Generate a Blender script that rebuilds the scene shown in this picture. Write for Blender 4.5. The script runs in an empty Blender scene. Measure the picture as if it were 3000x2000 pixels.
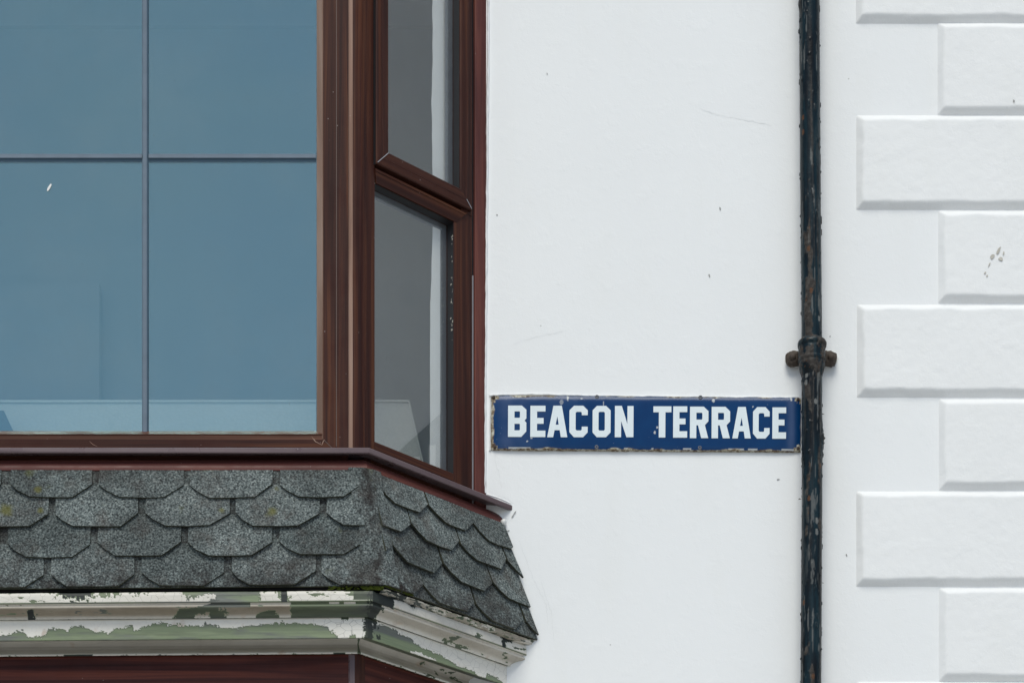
import bpy, bmesh, math, random
import numpy as np
from mathutils import Vector, Matrix
R = math.radians
SC = bpy.context.scene
COL = SC.collection

# ------------------------------------------------------------------ camera
D = 8.75                      # camera to wall, metres; the wall face is y = 0, the street is -y
EYE = 1.6
cam = bpy.data.cameras.new("camera"); cam_o = bpy.data.objects.new("camera", cam); COL.objects.link(cam_o)
cam_o.location = (1.5, -D, EYE); cam_o.rotation_euler = (R(90), 0, 0)
cam.sensor_width = 36; cam.lens = 36 * D / 3.0
cam.shift_y = 4.003 / 3.0; cam.clip_end = 3000; cam.clip_start = 0.1
SC.camera = cam_o

# ------------------------------------------------------------------ light
SUN_EL, SUN_AZ = 54, 186      # degrees; azimuth clockwise from +y (the street side is 180)
w = bpy.data.worlds.new("World"); SC.world = w; w.use_nodes = True
nt = w.node_tree; nt.nodes.clear()
sky = nt.nodes.new("ShaderNodeTexSky"); sky.sky_type = 'NISHITA'; sky.sun_disc = False
sky.sun_elevation = R(SUN_EL); sky.sun_rotation = R(SUN_AZ)
sky.air_density = 1.0; sky.dust_density = 1.0; sky.ozone_density = 1.0
bg = nt.nodes.new("ShaderNodeBackground"); bg.inputs[1].default_value = 0.10
wo = nt.nodes.new("ShaderNodeOutputWorld")
tcw = nt.nodes.new("ShaderNodeTexCoord"); mpw = nt.nodes.new("ShaderNodeMapping"); mpw.inputs["Scale"].default_value = (1, 1, 2.2); nt.links.new(tcw.outputs["Generated"], mpw.inputs[0])
nzw = nt.nodes.new("ShaderNodeTexNoise"); nzw.inputs["Scale"].default_value = 5.5; nzw.inputs["Detail"].default_value = 5; nt.links.new(mpw.outputs[0], nzw.inputs["Vector"])
crw = nt.nodes.new("ShaderNodeValToRGB"); crw.color_ramp.elements[0].position = 0.44; crw.color_ramp.elements[0].color = (0, 0, 0, 1); crw.color_ramp.elements[1].position = 0.78; crw.color_ramp.elements[1].color = (0.35, 0.35, 0.35, 1)
nt.links.new(nzw.outputs["Fac"], crw.inputs[0])
mxw = nt.nodes.new("ShaderNodeMix"); mxw.data_type = 'RGBA'; nt.links.new(crw.outputs[0], mxw.inputs[0]); nt.links.new(sky.outputs[0], mxw.inputs[6]); mxw.inputs[7].default_value = (6.5, 6.7, 6.9, 1)   # thin cloud
nt.links.new(mxw.outputs[2], bg.inputs[0]); nt.links.new(bg.outputs[0], wo.inputs[0])
sl = bpy.data.lights.new("sun", 'SUN'); sl.energy = 2.05; sl.angle = R(32); sl.color = (0.985, 0.965, 0.86)
so = bpy.data.objects.new("sun", sl); COL.objects.link(so)
sd = Vector((math.sin(R(SUN_AZ)) * math.cos(R(SUN_EL)), math.cos(R(SUN_AZ)) * math.cos(R(SUN_EL)), math.sin(R(SUN_EL))))
so.rotation_euler = sd.to_track_quat('Z', 'Y').to_euler(); so.location = sd * 30
SC.view_settings.view_transform = 'Standard'; SC.view_settings.look = 'None'
SC.view_settings.exposure = 0.17; SC.view_settings.gamma = 1.0
SC.cycles.max_bounces = 10; SC.cycles.transparent_max_bounces = 16; SC.cycles.diffuse_bounces = 6

# ------------------------------------------------------------------ helpers
random.seed(7)
RNG = np.random.RandomState(11)
TAB = RNG.rand(256, 256)
def vnoise(x, y, s=0):
    x = np.asarray(x, float) + s * 17.31; y = np.asarray(y, float) + s * 5.77
    xi = np.floor(x).astype(int); yi = np.floor(y).astype(int)
    fx = x - xi; fy = y - yi; fx = fx * fx * (3 - 2 * fx); fy = fy * fy * (3 - 2 * fy)
    a = TAB[xi & 255, yi & 255]; b = TAB[(xi + 1) & 255, yi & 255]
    c = TAB[xi & 255, (yi + 1) & 255]; d = TAB[(xi + 1) & 255, (yi + 1) & 255]
    return (a * (1 - fx) + b * fx) * (1 - fy) + (c * (1 - fx) + d * fx) * fy
def fbm(x, y, s=0, n=4):
    v = 0; a = 0.5; t = 0
    for i in range(n):
        v = v + a * vnoise(np.asarray(x) * 2 ** i, np.asarray(y) * 2 ** i, s + i * 3); t += a; a *= 0.5
    return v / t
def sstep(a, b, x):
    t = np.clip((np.asarray(x) - a) / (b - a), 0, 1); return t * t * (3 - 2 * t)

def pt(px, py, d=0.0):        # a point of the photo (3000 x 2000) at distance d in front of the wall
    s = (D - d) / D
    return Vector((1.5 + (px / 1000 - 1.5) * s, -d, EYE + (5.003 - py / 1000) * s))
def zof(py, d): return EYE + (5.003 - py / 1000) * (D - d) / D

def obj(name, me, mat=None, parent=None, smooth=False):
    o = bpy.data.objects.new(name, me); COL.objects.link(o)
    if mat is not None:
        for m in (mat if isinstance(mat, (list, tuple)) else [mat]): me.materials.append(m)
    if parent is not None: o.parent = parent
    if smooth: me.shade_smooth()
    return o
def thing(name, label, cat, group=None):
    o = bpy.data.objects.new(name, None); COL.objects.link(o); o.empty_display_size = 0.1
    o["label"] = label; o["category"] = cat
    if group: o["group"] = group
    return o
def tag(o, label, cat):
    o["label"] = label; o["category"] = cat; return o

class MB:
    """collects quads / polygons with metre UVs into one mesh"""
    def __init__(s): s.v = []; s.f = []; s.uv = []; s.m = []
    def poly(s, pts, uvs=None, m=0):
        i = len(s.v); s.v += [tuple(p) for p in pts]; s.f.append(tuple(range(i, i + len(pts))))
        s.uv.append(uvs if uvs else [(p[0], p[2]) for p in pts]); s.m.append(m)
    def box(s, fn, u0, u1, o0, o1, z0, z1, c=0.0, m=0):
        # box in a local frame: fn(u,o,z)->world; c chamfers the front (o1) edges
        a = [(u0, o0, z0), (u1, o0, z0), (u1, o0, z1), (u0, o0, z1)]
        b = [(u0, o1 - c, z0), (u1, o1 - c, z0), (u1, o1 - c, z1), (u0, o1 - c, z1)]
        e = [(u0 + c, o1, z0 + c), (u1 - c, o1, z0 + c), (u1 - c, o1, z1 - c), (u0 + c, o1, z1 - c)]
        vert = (z1 - z0) > (u1 - u0)
        def q(*ps):
            s.poly([fn(*p) for p in ps], [((p[2], p[0] + p[1]) if vert else (p[0], p[2] + p[1])) for p in ps], m)
        rings = [a, b, e] if c > 0 else [a, b]
        for r0, r1 in zip(rings, rings[1:]):
            for k in range(4): q(r0[k], r0[(k + 1) % 4], r1[(k + 1) % 4], r1[k])
        q(*rings[-1]); q(*a[::-1])
    def build(s, name, mat, parent=None, smooth=False):
        me = bpy.data.meshes.new(name); me.from_pydata(s.v, [], s.f); me.update()
        ul = me.uv_layers.new(name="UVMap")
        flat = [c for u in s.uv for p in u for c in p]
        ul.data.foreach_set("uv", flat); me.polygons.foreach_set("material_index", s.m)
        bm = bmesh.new(); bm.from_mesh(me); bmesh.ops.recalc_face_normals(bm, faces=bm.faces) if False else None; bm.free()
        return obj(name, me, mat, parent, smooth)

def grid_mesh(name, P, mat, parent, attrs=None, uv=None, closed_u=False, smooth=True, flip=False):
    """P: (n, m, 3) array of points -> quad grid with optional per-vertex float attributes"""
    n, m = P.shape[:2]
    idx = np.arange(n * m).reshape(n, m)
    if closed_u: idx = np.concatenate([idx, idx[:1]], 0)
    q = np.stack([idx[:-1, :-1], idx[1:, :-1], idx[1:, 1:], idx[:-1, 1:]], -1).reshape(-1, 4)
    if flip: q = q[:, ::-1]
    me = bpy.data.meshes.new(name)
    me.vertices.add(n * m); me.vertices.foreach_set("co", np.ascontiguousarray(P, dtype=np.float32).ravel())
    me.loops.add(q.size); me.polygons.add(len(q))
    me.loops.foreach_set("vertex_index", q.ravel().astype(np.int32))
    me.polygons.foreach_set("loop_start", np.arange(0, q.size, 4, dtype=np.int32))
    me.update(calc_edges=True); me.validate()
    for k, a in (attrs or {}).items():
        at = me.attributes.new(k, 'FLOAT', 'POINT'); at.data.foreach_set("value", np.ascontiguousarray(a, dtype=np.float32).ravel())
    return obj(name, me, mat, parent, smooth)

# ------------------------------------------------------------------ materials
class NT:
    def __init__(s, name):
        s.mat = bpy.data.materials.new(name); s.mat.use_nodes = True; s.t = s.mat.node_tree; s.t.nodes.clear()
        s.out = s.n("ShaderNodeOutputMaterial")
    def n(s, typ, **kw):
        nd = s.t.nodes.new(typ)
        for k, v in kw.items():
            if hasattr(nd, k) and not k.startswith("i_"): setattr(nd, k, v)
        return nd
    def l(s, a, b): s.t.links.new(a, b)
    def put(s, sock, v):
        if isinstance(v, bpy.types.NodeSocket): s.l(v, sock)
        elif isinstance(v, (tuple, list)) and len(v) == 3 and sock.type == 'RGBA': sock.default_value = (*v, 1)
        else: sock.default_value = v
    def coord(s, which="Object"): return s.n("ShaderNodeTexCoord").outputs[which]
    def map(s, v, sc=(1, 1, 1), rot=(0, 0, 0)):
        m = s.n("ShaderNodeMapping"); s.put(m.inputs[0], v); m.inputs["Scale"].default_value = sc; m.inputs["Rotation"].default_value = rot
        return m.outputs[0]
    def noise(s, v, scale, detail=3, rough=0.5, dist=0.0, col=False):
        m = s.n("ShaderNodeTexNoise"); s.put(m.inputs["Vector"], v)
        m.inputs["Scale"].default_value = scale; m.inputs["Detail"].default_value = detail
        m.inputs["Roughness"].default_value = rough; m.inputs["Distortion"].default_value = dist
        return m.outputs["Color" if col else "Fac"]
    def voro(s, v, scale, feature='F1', out="Distance", rnd=1.0):
        m = s.n("ShaderNodeTexVoronoi"); m.feature = feature; s.put(m.inputs["Vector"], v); m.inputs["Scale"].default_value = scale
        m.inputs["Randomness"].default_value = rnd
        return m.outputs[out]
    def ramp(s, f, stops, interp='LINEAR'):
        m = s.n("ShaderNodeValToRGB"); s.put(m.inputs[0], f); cr = m.color_ramp; cr.interpolation = interp
        while len(cr.elements) > 1: cr.elements.remove(cr.elements[-1])
        for i, (p, c) in enumerate(stops):
            e = cr.elements[0] if i == 0 else cr.elements.new(p)
            e.position = p; c = c if isinstance(c, (tuple, list)) else (c, c, c); e.color = (*c, 1)
        return m.outputs[0]
    def mix(s, f, a, b, mode='MIX'):
        m = s.n("ShaderNodeMix"); m.data_type = 'RGBA'; m.blend_type = mode
        s.put(m.inputs[0], f); s.put(m.inputs[6], a); s.put(m.inputs[7], b); return m.outputs[2]
    def math(s, op, a, b=0.0, clamp=False):
        m = s.n("ShaderNodeMath"); m.operation = op; m.use_clamp = clamp; s.put(m.inputs[0], a); s.put(m.inputs[1], b); return m.outputs[0]
    def attr(s, name, out="Fac"):
        m = s.n("ShaderNodeAttribute"); m.attribute_name = name; return m.outputs[out]
    def bump(s, h, strength=0.3, dist=0.002, normal=None):
        m = s.n("ShaderNodeBump"); s.put(m.inputs["Height"], h); m.inputs["Strength"].default_value = strength; m.inputs["Distance"].default_value = dist
        if normal is not None: s.l(normal, m.inputs["Normal"])
        return m.outputs[0]
    def bsdf(s, col, rough=0.6, spec=0.5, normal=None, metal=0.0, coat=0.0):
        p = s.n("ShaderNodeBsdfPrincipled"); s.put(p.inputs["Base Color"], col); s.put(p.inputs["Roughness"], rough)
        p.inputs["Specular IOR Level"].default_value = spec; s.put(p.inputs["Metallic"], metal)
        p.inputs["Coat Weight"].default_value = coat
        if normal is not None: s.l(normal, p.inputs["Normal"])
        s.l(p.outputs[0], s.out.inputs[0]); return p

def m_wall(name="white_masonry_paint", base=(0.80, 0.81, 0.81), fine=1.0):
    g = NT(name); co = g.coord()
    n1 = g.noise(co, 2.0, 3); n2 = g.noise(co, 38, 5, 0.6); n3 = g.noise(co, 260, 2)
    c = g.mix(n1, tuple(b * 0.965 for b in base), tuple(min(.86, b * 1.03) for b in base))
    c = g.mix(g.math('MULTIPLY', g.ramp(g.noise(g.map(co, (3, 3, 0.7)), 2.3, 4), [(0.55, 0.0), (0.8, 1.0)]), 0.25), c, (0.74, 0.74, 0.70))
    # scattered dirt specks
    v = g.voro(co, 9.0); sp = g.ramp(v, [(0.0, 1.0), (0.016, 1.0), (0.024, 0.0)])
    sel = g.ramp(g.noise(co, 3.1, 1), [(0.56, 0.0), (0.60, 1.0)])
    c = g.mix(g.math('MULTIPLY', g.math('MULTIPLY', sp, sel), 0.75), c, (0.45, 0.44, 0.42))
    h = g.math('ADD', g.math('MULTIPLY', n2, 1.0), g.math('MULTIPLY', n3, 0.35))
    big = g.ramp(g.noise(co, 16, 6, 0.65), [(0.52, 0.0), (0.75, 1.0)])
    h = g.math('ADD', h, g.math('MULTIPLY', big, 0.9))
    g.bsdf(c, 0.62, 0.35, g.bump(h, 0.20 * fine, 0.0028)); return g.mat

def m_wood(name, dark, mid, light, rough=0.36, scale=1.0, dust=0.0, spec=0.13):
    """foil wood grain; u of the UV runs along the length of each bar"""
    g = NT(name); uv = g.coord("UV")
    v = g.map(uv, (1.3, 60 * scale, 1)); n1 = g.noise(v, 1.0, 4, 0.6, 0.7)
    v2 = g.map(uv, (3.0, 340, 1)); n2 = g.noise(v2, 1.0, 2)
    c = g.ramp(n1, [(0.33, dark), (0.5, mid), (0.66, light)])
    c = g.mix(g.math('MULTIPLY', n2, 0.5), c, dark)
    ob = g.coord()
    sp = g.ramp(g.voro(ob, 46), [(0.0, 1.0), (0.055, 1.0), (0.085, 0.0)])
    sel = g.ramp(g.noise(ob, 7, 2), [(0.60 - dust, 0.0), (0.66 - dust, 1.0)])
    c = g.mix(g.math('MULTIPLY', g.math('MULTIPLY', sp, sel), 0.55), c, (0.42, 0.36, 0.34))
    rg = g.ramp(g.noise(ob, 22, 3), [(0.3, rough - 0.06), (0.7, rough + 0.12)])
    h = g.math('ADD', n1, g.math('MULTIPLY', g.noise(ob, 120, 2), 0.4))
    g.bsdf(c, rg, spec, g.bump(h, 0.12, 0.001)); return g.mat

def m_plain(name, col, rough=0.6, spec=0.4, var=0.15, scale=30, bump=0.1):
    g = NT(name); co = g.coord(); n = g.noise(co, scale, 4)
    c = g.mix(n, tuple(c * (1 - var) for c in col), tuple(min(1, c * (1 + var)) for c in col))
    g.bsdf(c, rough, spec, g.bump(n, bump, 0.001)); return g.mat

def m_glass(name, mult, tint, coat=(1, 1, 1)):
    g = NT(name)
    ge = g.n("ShaderNodeNewGeometry"); dp = g.n("ShaderNodeVectorMath"); dp.operation = 'DOT_PRODUCT'
    g.l(ge.outputs["Normal"], dp.inputs[0]); g.l(ge.outputs["Incoming"], dp.inputs[1])
    k = g.math('SUBTRACT', 1.0, g.math('ABSOLUTE', dp.outputs["Value"]), True)          # Schlick, the same from both sides
    fac = g.math('MULTIPLY', g.math('ADD', 0.04, g.math('MULTIPLY', g.math('POWER', k, 5.0), 0.96)), mult, True)
    tr = g.n("ShaderNodeBsdfTransparent"); tr.inputs[0].default_value = (*tint, 1)
    gl = g.n("ShaderNodeBsdfGlossy"); gl.inputs["Roughness"].default_value = 0.0
    gl.inputs[0].default_value = (*coat, 1)
    mx = g.n("ShaderNodeMixShader"); g.l(fac, mx.inputs[0]); g.l(tr.outputs[0], mx.inputs[1]); g.l(gl.outputs[0], mx.inputs[2])
    # a thin uneven film of dust on the outside
    df = g.n("ShaderNodeBsdfDiffuse"); df.inputs[0].default_value = (0.55, 0.53, 0.5, 1)
    co = g.coord(); d = g.math('MULTIPLY', g.ramp(g.noise(co, 5, 5, 0.6), [(0.45, 0.0), (0.85, 1.0)]), 0.035)
    sp = g.math('MULTIPLY', g.ramp(g.voro(co, 14), [(0.0, 1.0), (0.02, 1.0), (0.03, 0.0)]), 0.25)
    m2 = g.n("ShaderNodeMixShader"); g.l(g.math('ADD', d, sp, True), m2.inputs[0]); g.l(mx.outputs[0], m2.inputs[1]); g.l(df.outputs[0], m2.inputs[2])
    g.l(m2.outputs[0], g.out.inputs[0]); return g.mat

LICH = [tuple(pt(a, b, .40)) + (r_,) for a, b, r_ in ((18, 1496, .024), (112, 1434, .014), (120, 1497, .012), (650, 1496, .011), (800, 1502, .020), (810, 1425, .012), (785, 1515, .014))]
def m_shingle(name):
    g = NT(name); co = g.coord(); tint = g.attr("tint")
    gr = g.math('ADD', 0.5, g.math('MULTIPLY', g.math('SUBTRACT', g.noise(co, 200, 2, 0.55), 0.5), 0.90)); gr2 = g.voro(co, 250, 'F1', "Color")
    c = g.ramp(gr, [(0.32, (0.026, 0.031, 0.033)), (0.46, (0.115, 0.137, 0.137)), (0.57, (0.195, 0.222, 0.219)), (0.70, (0.37, 0.40, 0.39))])
    sepc = g.n("ShaderNodeSeparateColor"); g.l(gr2, sepc.inputs[0])
    c = g.mix(g.ramp(sepc.outputs[0], [(0.90, 0.0), (0.97, 0.4)]), c, (0.42, 0.45, 0.44))
    c = g.mix(g.ramp(sepc.outputs[1], [(0.80, 0.0), (0.90, 0.5)]), c, (0.012, 0.014, 0.016))
    # brown lichen / soot patches
    br = g.ramp(g.noise(co, 13, 5, 0.65), [(0.50, 0.0), (0.68, 1.0)])
    c = g.mix(g.math('MULTIPLY', br, 0.55), c, g.mix(gr, (0.020, 0.016, 0.014), (0.15, 0.125, 0.11)))
    dk = g.ramp(g.noise(co, 5, 4, 0.6), [(0.42, 1.0), (0.60, 0.62)])
    c = g.mix(1.0, c, dk, 'MULTIPLY')
    c = g.mix(1.0, c, g.ramp(tint, [(0.0, (0.72, 0.75, 0.74)), (1.0, (1.12, 1.12, 1.10))]), 'MULTIPLY')
    ms = g.ramp(g.noise(co, 9.5, 4, 0.6), [(0.66, 0.0), (0.76, 1.0)])
    c = g.mix(g.math('MULTIPLY', ms, 0.5), c, (0.11, 0.115, 0.03))
    for (lx, ly, lz, lr) in LICH:
        vd = g.n("ShaderNodeVectorMath"); vd.operation = 'DISTANCE'; g.l(co, vd.inputs[0]); vd.inputs[1].default_value = (lx, ly, lz)
        f_ = g.math('ADD', vd.outputs["Value"], g.math('MULTIPLY', g.noise(co, 60, 3), lr * 0.9))
        c = g.mix(g.math('MULTIPLY', g.ramp(g.math('DIVIDE', f_, lr * 1.5), [(0.55, 1.0), (1.0, 0.0)]), 0.8), c, g.mix(gr, (0.07, 0.075, 0.015), (0.17, 0.16, 0.05)))
    st = g.attr("stain")
    c = g.mix(g.math('MULTIPLY', st, g.ramp(g.noise(co, 34, 4, 0.7), [(0.38, 0.0), (0.55, 1.0)])), c, (0.018, 0.014, 0.013))
    h = g.math('ADD', gr, g.math('MULTIPLY', sepc.outputs[2], 0.3))
    g.bsdf(c, 0.9, 0.25, g.bump(h, 0.9, 0.004)); return g.mat

def m_peel(name):
    """paint = 0 white paint, 1 green undercoat, 2 bare dark, also painted edge shade; dirt darkens with age stains"""
    g = NT(name); co = g.coord(); p = g.attr("paint"); dirt = g.attr("dirt"); crk = g.attr("crack")
    n = g.noise(co, 24, 5, 0.6); gx = g.noise(g.map(co, (6, 6, 120)), 1.0, 4, 0.6, 0.4)
    white = g.mix(g.math('MULTIPLY', n, 0.7), (0.83, 0.805, 0.74), (0.70, 0.66, 0.58))
    white = g.mix(dirt, white, g.mix(n, (0.33, 0.285, 0.22), (0.20, 0.165, 0.12)))
    white = g.mix(g.math('MULTIPLY', g.ramp(g.noise(co, 17, 3), [(0.64, 0.0), (0.74, 1.0)]), 0.45), white, (0.40, 0.25, 0.15))
    fine = g.ramp(g.voro(g.map(co, (1, 1, 1.5)), 36, 'DISTANCE_TO_EDGE'), [(0.0, 1.0), (0.030, 0.0)])
    white = g.mix(g.math('MULTIPLY', fine, g.math('MULTIPLY', crk, 0.8)), white, (0.10, 0.095, 0.085))
    green = g.mix(gx, (0.12, 0.155, 0.095), (0.30, 0.35, 0.21))
    green = g.mix(g.ramp(g.noise(g.map(co, (5, 5, 30)), 1.0, 4), [(0.48, 0.0), (0.62, 0.85)]), green, g.mix(gx, (0.085, 0.09, 0.088), (0.21, 0.215, 0.205)))
    green = g.mix(g.ramp(g.noise(co, 16.0, 4, 0.6), [(0.70, 0.0), (0.78, 0.5)]), green, (0.10, 0.19, 0.21))
    dark = g.mix(gx, (0.006, 0.008, 0.010), (0.026, 0.034, 0.029))
    c = g.mix(g.math('SUBTRACT', p, 0.0, True), white, green)
    c = g.mix(g.math('SUBTRACT', p, 1.0, True), c, dark)
    h = g.math('ADD', g.math('MULTIPLY', n, 0.5), g.math('MULTIPLY', gx, 0.35)); h = g.math('SUBTRACT', h, g.math('MULTIPLY', fine, g.math('MULTIPLY', crk, 0.5)))
    g.bsdf(c, 0.55, 0.35, g.bump(h, 0.35, 0.0015)); return g.mat

def m_pipe(name):
    g = NT(name); co = g.coord(); f = g.attr("flake"); ru = g.attr("rust"); li = g.attr("light")
    st = g.noise(g.map(co, (40, 40, 5)), 1.0, 5, 0.6)
    n = g.noise(co, 70, 5, 0.65)
    blue = g.ramp(st, [(0.30, (0.003, 0.0035, 0.004)), (0.46, (0.0035, 0.0085, 0.012)), (0.60, (0.006, 0.020, 0.027)), (0.74, (0.032, 0.043, 0.047))])
    grey = g.ramp(n, [(0.30, (0.014, 0.012, 0.011)), (0.5, (0.042, 0.037, 0.033)), (0.72, (0.082, 0.074, 0.067))])
    c = g.mix(f, blue, grey)
    c = g.mix(li, c, g.mix(n, (0.085, 0.10, 0.105), (0.19, 0.185, 0.17)))
    c = g.mix(ru, c, g.mix(n, (0.07, 0.020, 0.009), (0.12, 0.07, 0.035)))
    rg = g.math('ADD', 0.30, g.math('MULTIPLY', f, 0.38))
    g.bsdf(c, rg, 0.2, g.bump(n, 0.35, 0.002)); return g.mat

def m_enamel(name):
    g = NT(name); co = g.coord(); ru = g.attr("rust"); ch = g.attr("chip")
    n = g.noise(co, 26, 4); n2 = g.noise(co, 90, 4, 0.7)
    c = g.mix(n, (0.001, 0.026, 0.100), (0.002, 0.044, 0.145))
    sheen_mask = g.attr("fade_sheen")
    c = g.mix(sheen_mask, c, g.mix(n, (0.05, 0.09, 0.20), (0.10, 0.13, 0.22)))
    sp = g.ramp(g.voro(co, 60), [(0.0, 1.0), (0.05, 1.0), (0.08, 0.0)])
    c = g.mix(g.math('MULTIPLY', g.math('MULTIPLY', sp, g.ramp(g.noise(co, 9, 2), [(0.5, 0.0), (0.6, 1.0)])), 0.4), c, (0.35, 0.42, 0.52))
    c = g.mix(ch, c, g.mix(n2, (0.35, 0.36, 0.35), (0.70, 0.72, 0.72)))
    c = g.mix(ru, c, g.ramp(n2, [(0.32, (0.045, 0.028, 0.018)), (0.44, (0.16, 0.11, 0.07)), (0.54, (0.36, 0.33, 0.25)), (0.66, (0.58, 0.56, 0.48))]))
    rg = g.math('ADD', 0.16, g.math('MULTIPLY', ru, 0.6), True)
    g.bsdf(c, rg, 0.22, g.bump(n2, 0.08, 0.001)); return g.mat

WALL = m_wall()
QUOIN = m_wall("white_quoin_paint", (0.80, 0.805, 0.80), 1.25)
WOOD = m_wood("rosewood_foil", (0.026, 0.0088, 0.0066), (0.054, 0.0178, 0.0115), (0.105, 0.037, 0.0175))
WOODRED = m_wood("red_brown_foil", (0.030, 0.0085, 0.008), (0.075, 0.021, 0.0165), (0.150, 0.042, 0.027), 0.40, 0.7, 0.03)
APRON = m_wood("red_apron_foil", (0.060, 0.020, 0.019), (0.125, 0.042, 0.036), (0.200, 0.068, 0.048), 0.36, 0.5, 0.02)
SILL = m_wood("sky_sheen_sill_foil", (0.085, 0.056, 0.060), (0.125, 0.086, 0.092), (0.175, 0.128, 0.132), 0.30, 0.8, 0.03, 0.4)  # purple-grey sky reflection mixed into the sill's base colour
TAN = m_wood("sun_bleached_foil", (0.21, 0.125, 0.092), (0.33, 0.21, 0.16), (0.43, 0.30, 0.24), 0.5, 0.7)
BEADBROWN = m_wood("worn_bead_foil", (0.07, 0.030, 0.02), (0.14, 0.062, 0.04), (0.20, 0.10, 0.07), 0.45, 0.7)
WELD = m_plain("pale_weld_line", (0.42, 0.42, 0.45), 0.4)
SEAL = m_plain("grey_sealant", (0.30, 0.30, 0.32), 0.5)
BLACK = m_plain("black_gasket", (0.012, 0.012, 0.014), 0.5)
SPACER = m_plain("grey_spacer", (0.16, 0.175, 0.20), 0.45)
BAR = m_plain("grey_glazing_bar", (0.150, 0.190, 0.235), 0.6, 0.08)
BARSHADE = m_plain("shaded_bar_face", (0.060, 0.098, 0.135), 0.7, 0.1)  # shade painted on the bars' lower half and right edge
GLASS = m_glass("window_glass", 2.5, (0.975, 0.98, 0.975))
COATED = m_glass("coated_window_glass", 4.3, (0.90, 0.93, 0.93), (0.52, 0.93, 1.0))
SHINGLE = m_shingle("grey_mineral_shingle")
EDGE = m_plain("dark_shingle_edge", (0.050, 0.052, 0.036), 0.9, 0.2, 0.5, 60)
DECK = m_plain("black_felt", (0.010, 0.010, 0.011), 0.9, 0.2)
PEEL = m_peel("peeling_paint")
PIPE = m_pipe("flaking_blue_black_paint")
ENAMEL = m_enamel("blue_enamel")
LETTER = m_plain("white_enamel", (0.72, 0.79, 0.81), 0.25, 0.5, 0.05, 40, 0.04)
RUST = m_plain("rusty_iron", (0.055, 0.040, 0.030), 0.7, 0.4, 0.5, 90, 0.5)
MOSS = m_plain("green_moss", (0.040, 0.052, 0.008), 0.95, 0.1, 0.6, 120, 0.6)
PLASTER = m_plain("room_plaster", (0.66, 0.65, 0.62), 0.8, 0.2, 0.03, 6)
FABRIC = m_plain("white_cloth", (0.86, 0.87, 0.85), 0.85, 0.2, 0.03, 30)
GROUND = m_plain("pale_bounce_street", (0.46, 0.455, 0.435), 0.9, 0.2, 0.3, 8)  # unseen street, made pale to bounce light up the wall
PAVE = m_plain("paving", (0.50, 0.49, 0.465), 0.85, 0.2, 0.15, 3)
WHITECHIP = m_plain("white_paint_chip", (0.74, 0.74, 0.71), 0.6, 0.3, 0.08, 60)
DIRT = m_plain("dirt", (0.50, 0.475, 0.42), 0.9, 0.1, 0.4, 80)

# ------------------------------------------------------------------ ground
g = MB()
g.poly([(-600, -600, 0), (600, -600, 0), (600, 600, 0), (-600, 600, 0)])
gr = g.build("ground", GROUND); gr["kind"] = "structure"
g = MB(); idn = lambda u, o, z: (u, o, z)
g.box(idn, -60, 60, -2.6, 0.0, -0.05, 0.13)
pv = g.build("pavement", PAVE); pv["kind"] = "structure"

# ------------------------------------------------------------------ house
XC, D0 = 1.077, 0.343         # right corner of the bay's window plane; 45 degree sides
XM = 0.177                    # middle of the bay
def ring(o, z):               # the bay's outline offset outward by o
    xc = XC + 0.4142 * o; d = D0 + o; xw = XC + D0 + 1.4142 * o
    return [(2 * XM - xw, 0, z), (2 * XM - xc, -d, z), (xc, -d, z), (xw, 0, z)]
def ring3(xc, d, xw, z): return [(2 * XM - xw, 0, z), (2 * XM - xc, -d, z), (xc, -d, z), (xw, 0, z)]
def FR(u, o, z): return (u, -D0 - o, z)
def SD(u, o, z): return (XC + 0.70711 * (u + o), -D0 + 0.70711 * (u - o), z)
def SL(u, o, z): return (2 * XM - XC - 0.70711 * (u + o), -D0 + 0.70711 * (u - o), z)

house = thing("house", "white rendered house wall with raised quoin blocks up its right side", "house")
TOP = 9.2; OX0, OX1, OZ0, OZ1 = -0.95, 1.30, 5.10, 7.30
mb = MB()
def wbox(x0, x1, z0, z1): mb.box(idn, x0, x1, 0.30, 0.0, z0, z1)
def wpanel(x0, x1, z0, z1):
    for y in (0.0, 0.30): mb.poly([(x0, y, z0), (x1, y, z0), (x1, y, z1), (x0, y, z1)][:: (1 if y == 0 else -1)])
for x0, x1, z0, z1 in ((-7, OX0, 0, TOP), (OX1, 7, 0, TOP), (OX0, OX1, 0, OZ0), (OX0, OX1, OZ1, TOP)): wpanel(x0, x1, z0, z1)
c4 = [(OX0, OZ0), (OX1, OZ0), (OX1, OZ1), (OX0, OZ1)]
for k in range(4):
    a, b = c4[k], c4[(k + 1) % 4]
    mb.poly([(a[0], 0, a[1]), (a[0], .3, a[1]), (b[0], .3, b[1]), (b[0], 0, b[1])])
for q in ([(-7, 0, TOP), (7, 0, TOP), (7, .3, TOP), (-7, .3, TOP)], [(-7, 0, 0), (-7, .3, 0), (-7, .3, TOP), (-7, 0, TOP)], [(7, 0, 0), (7, 0, TOP), (7, .3, TOP), (7, .3, 0)]): mb.poly(q)
mb.build("facade_wall", WALL, house)
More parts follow.
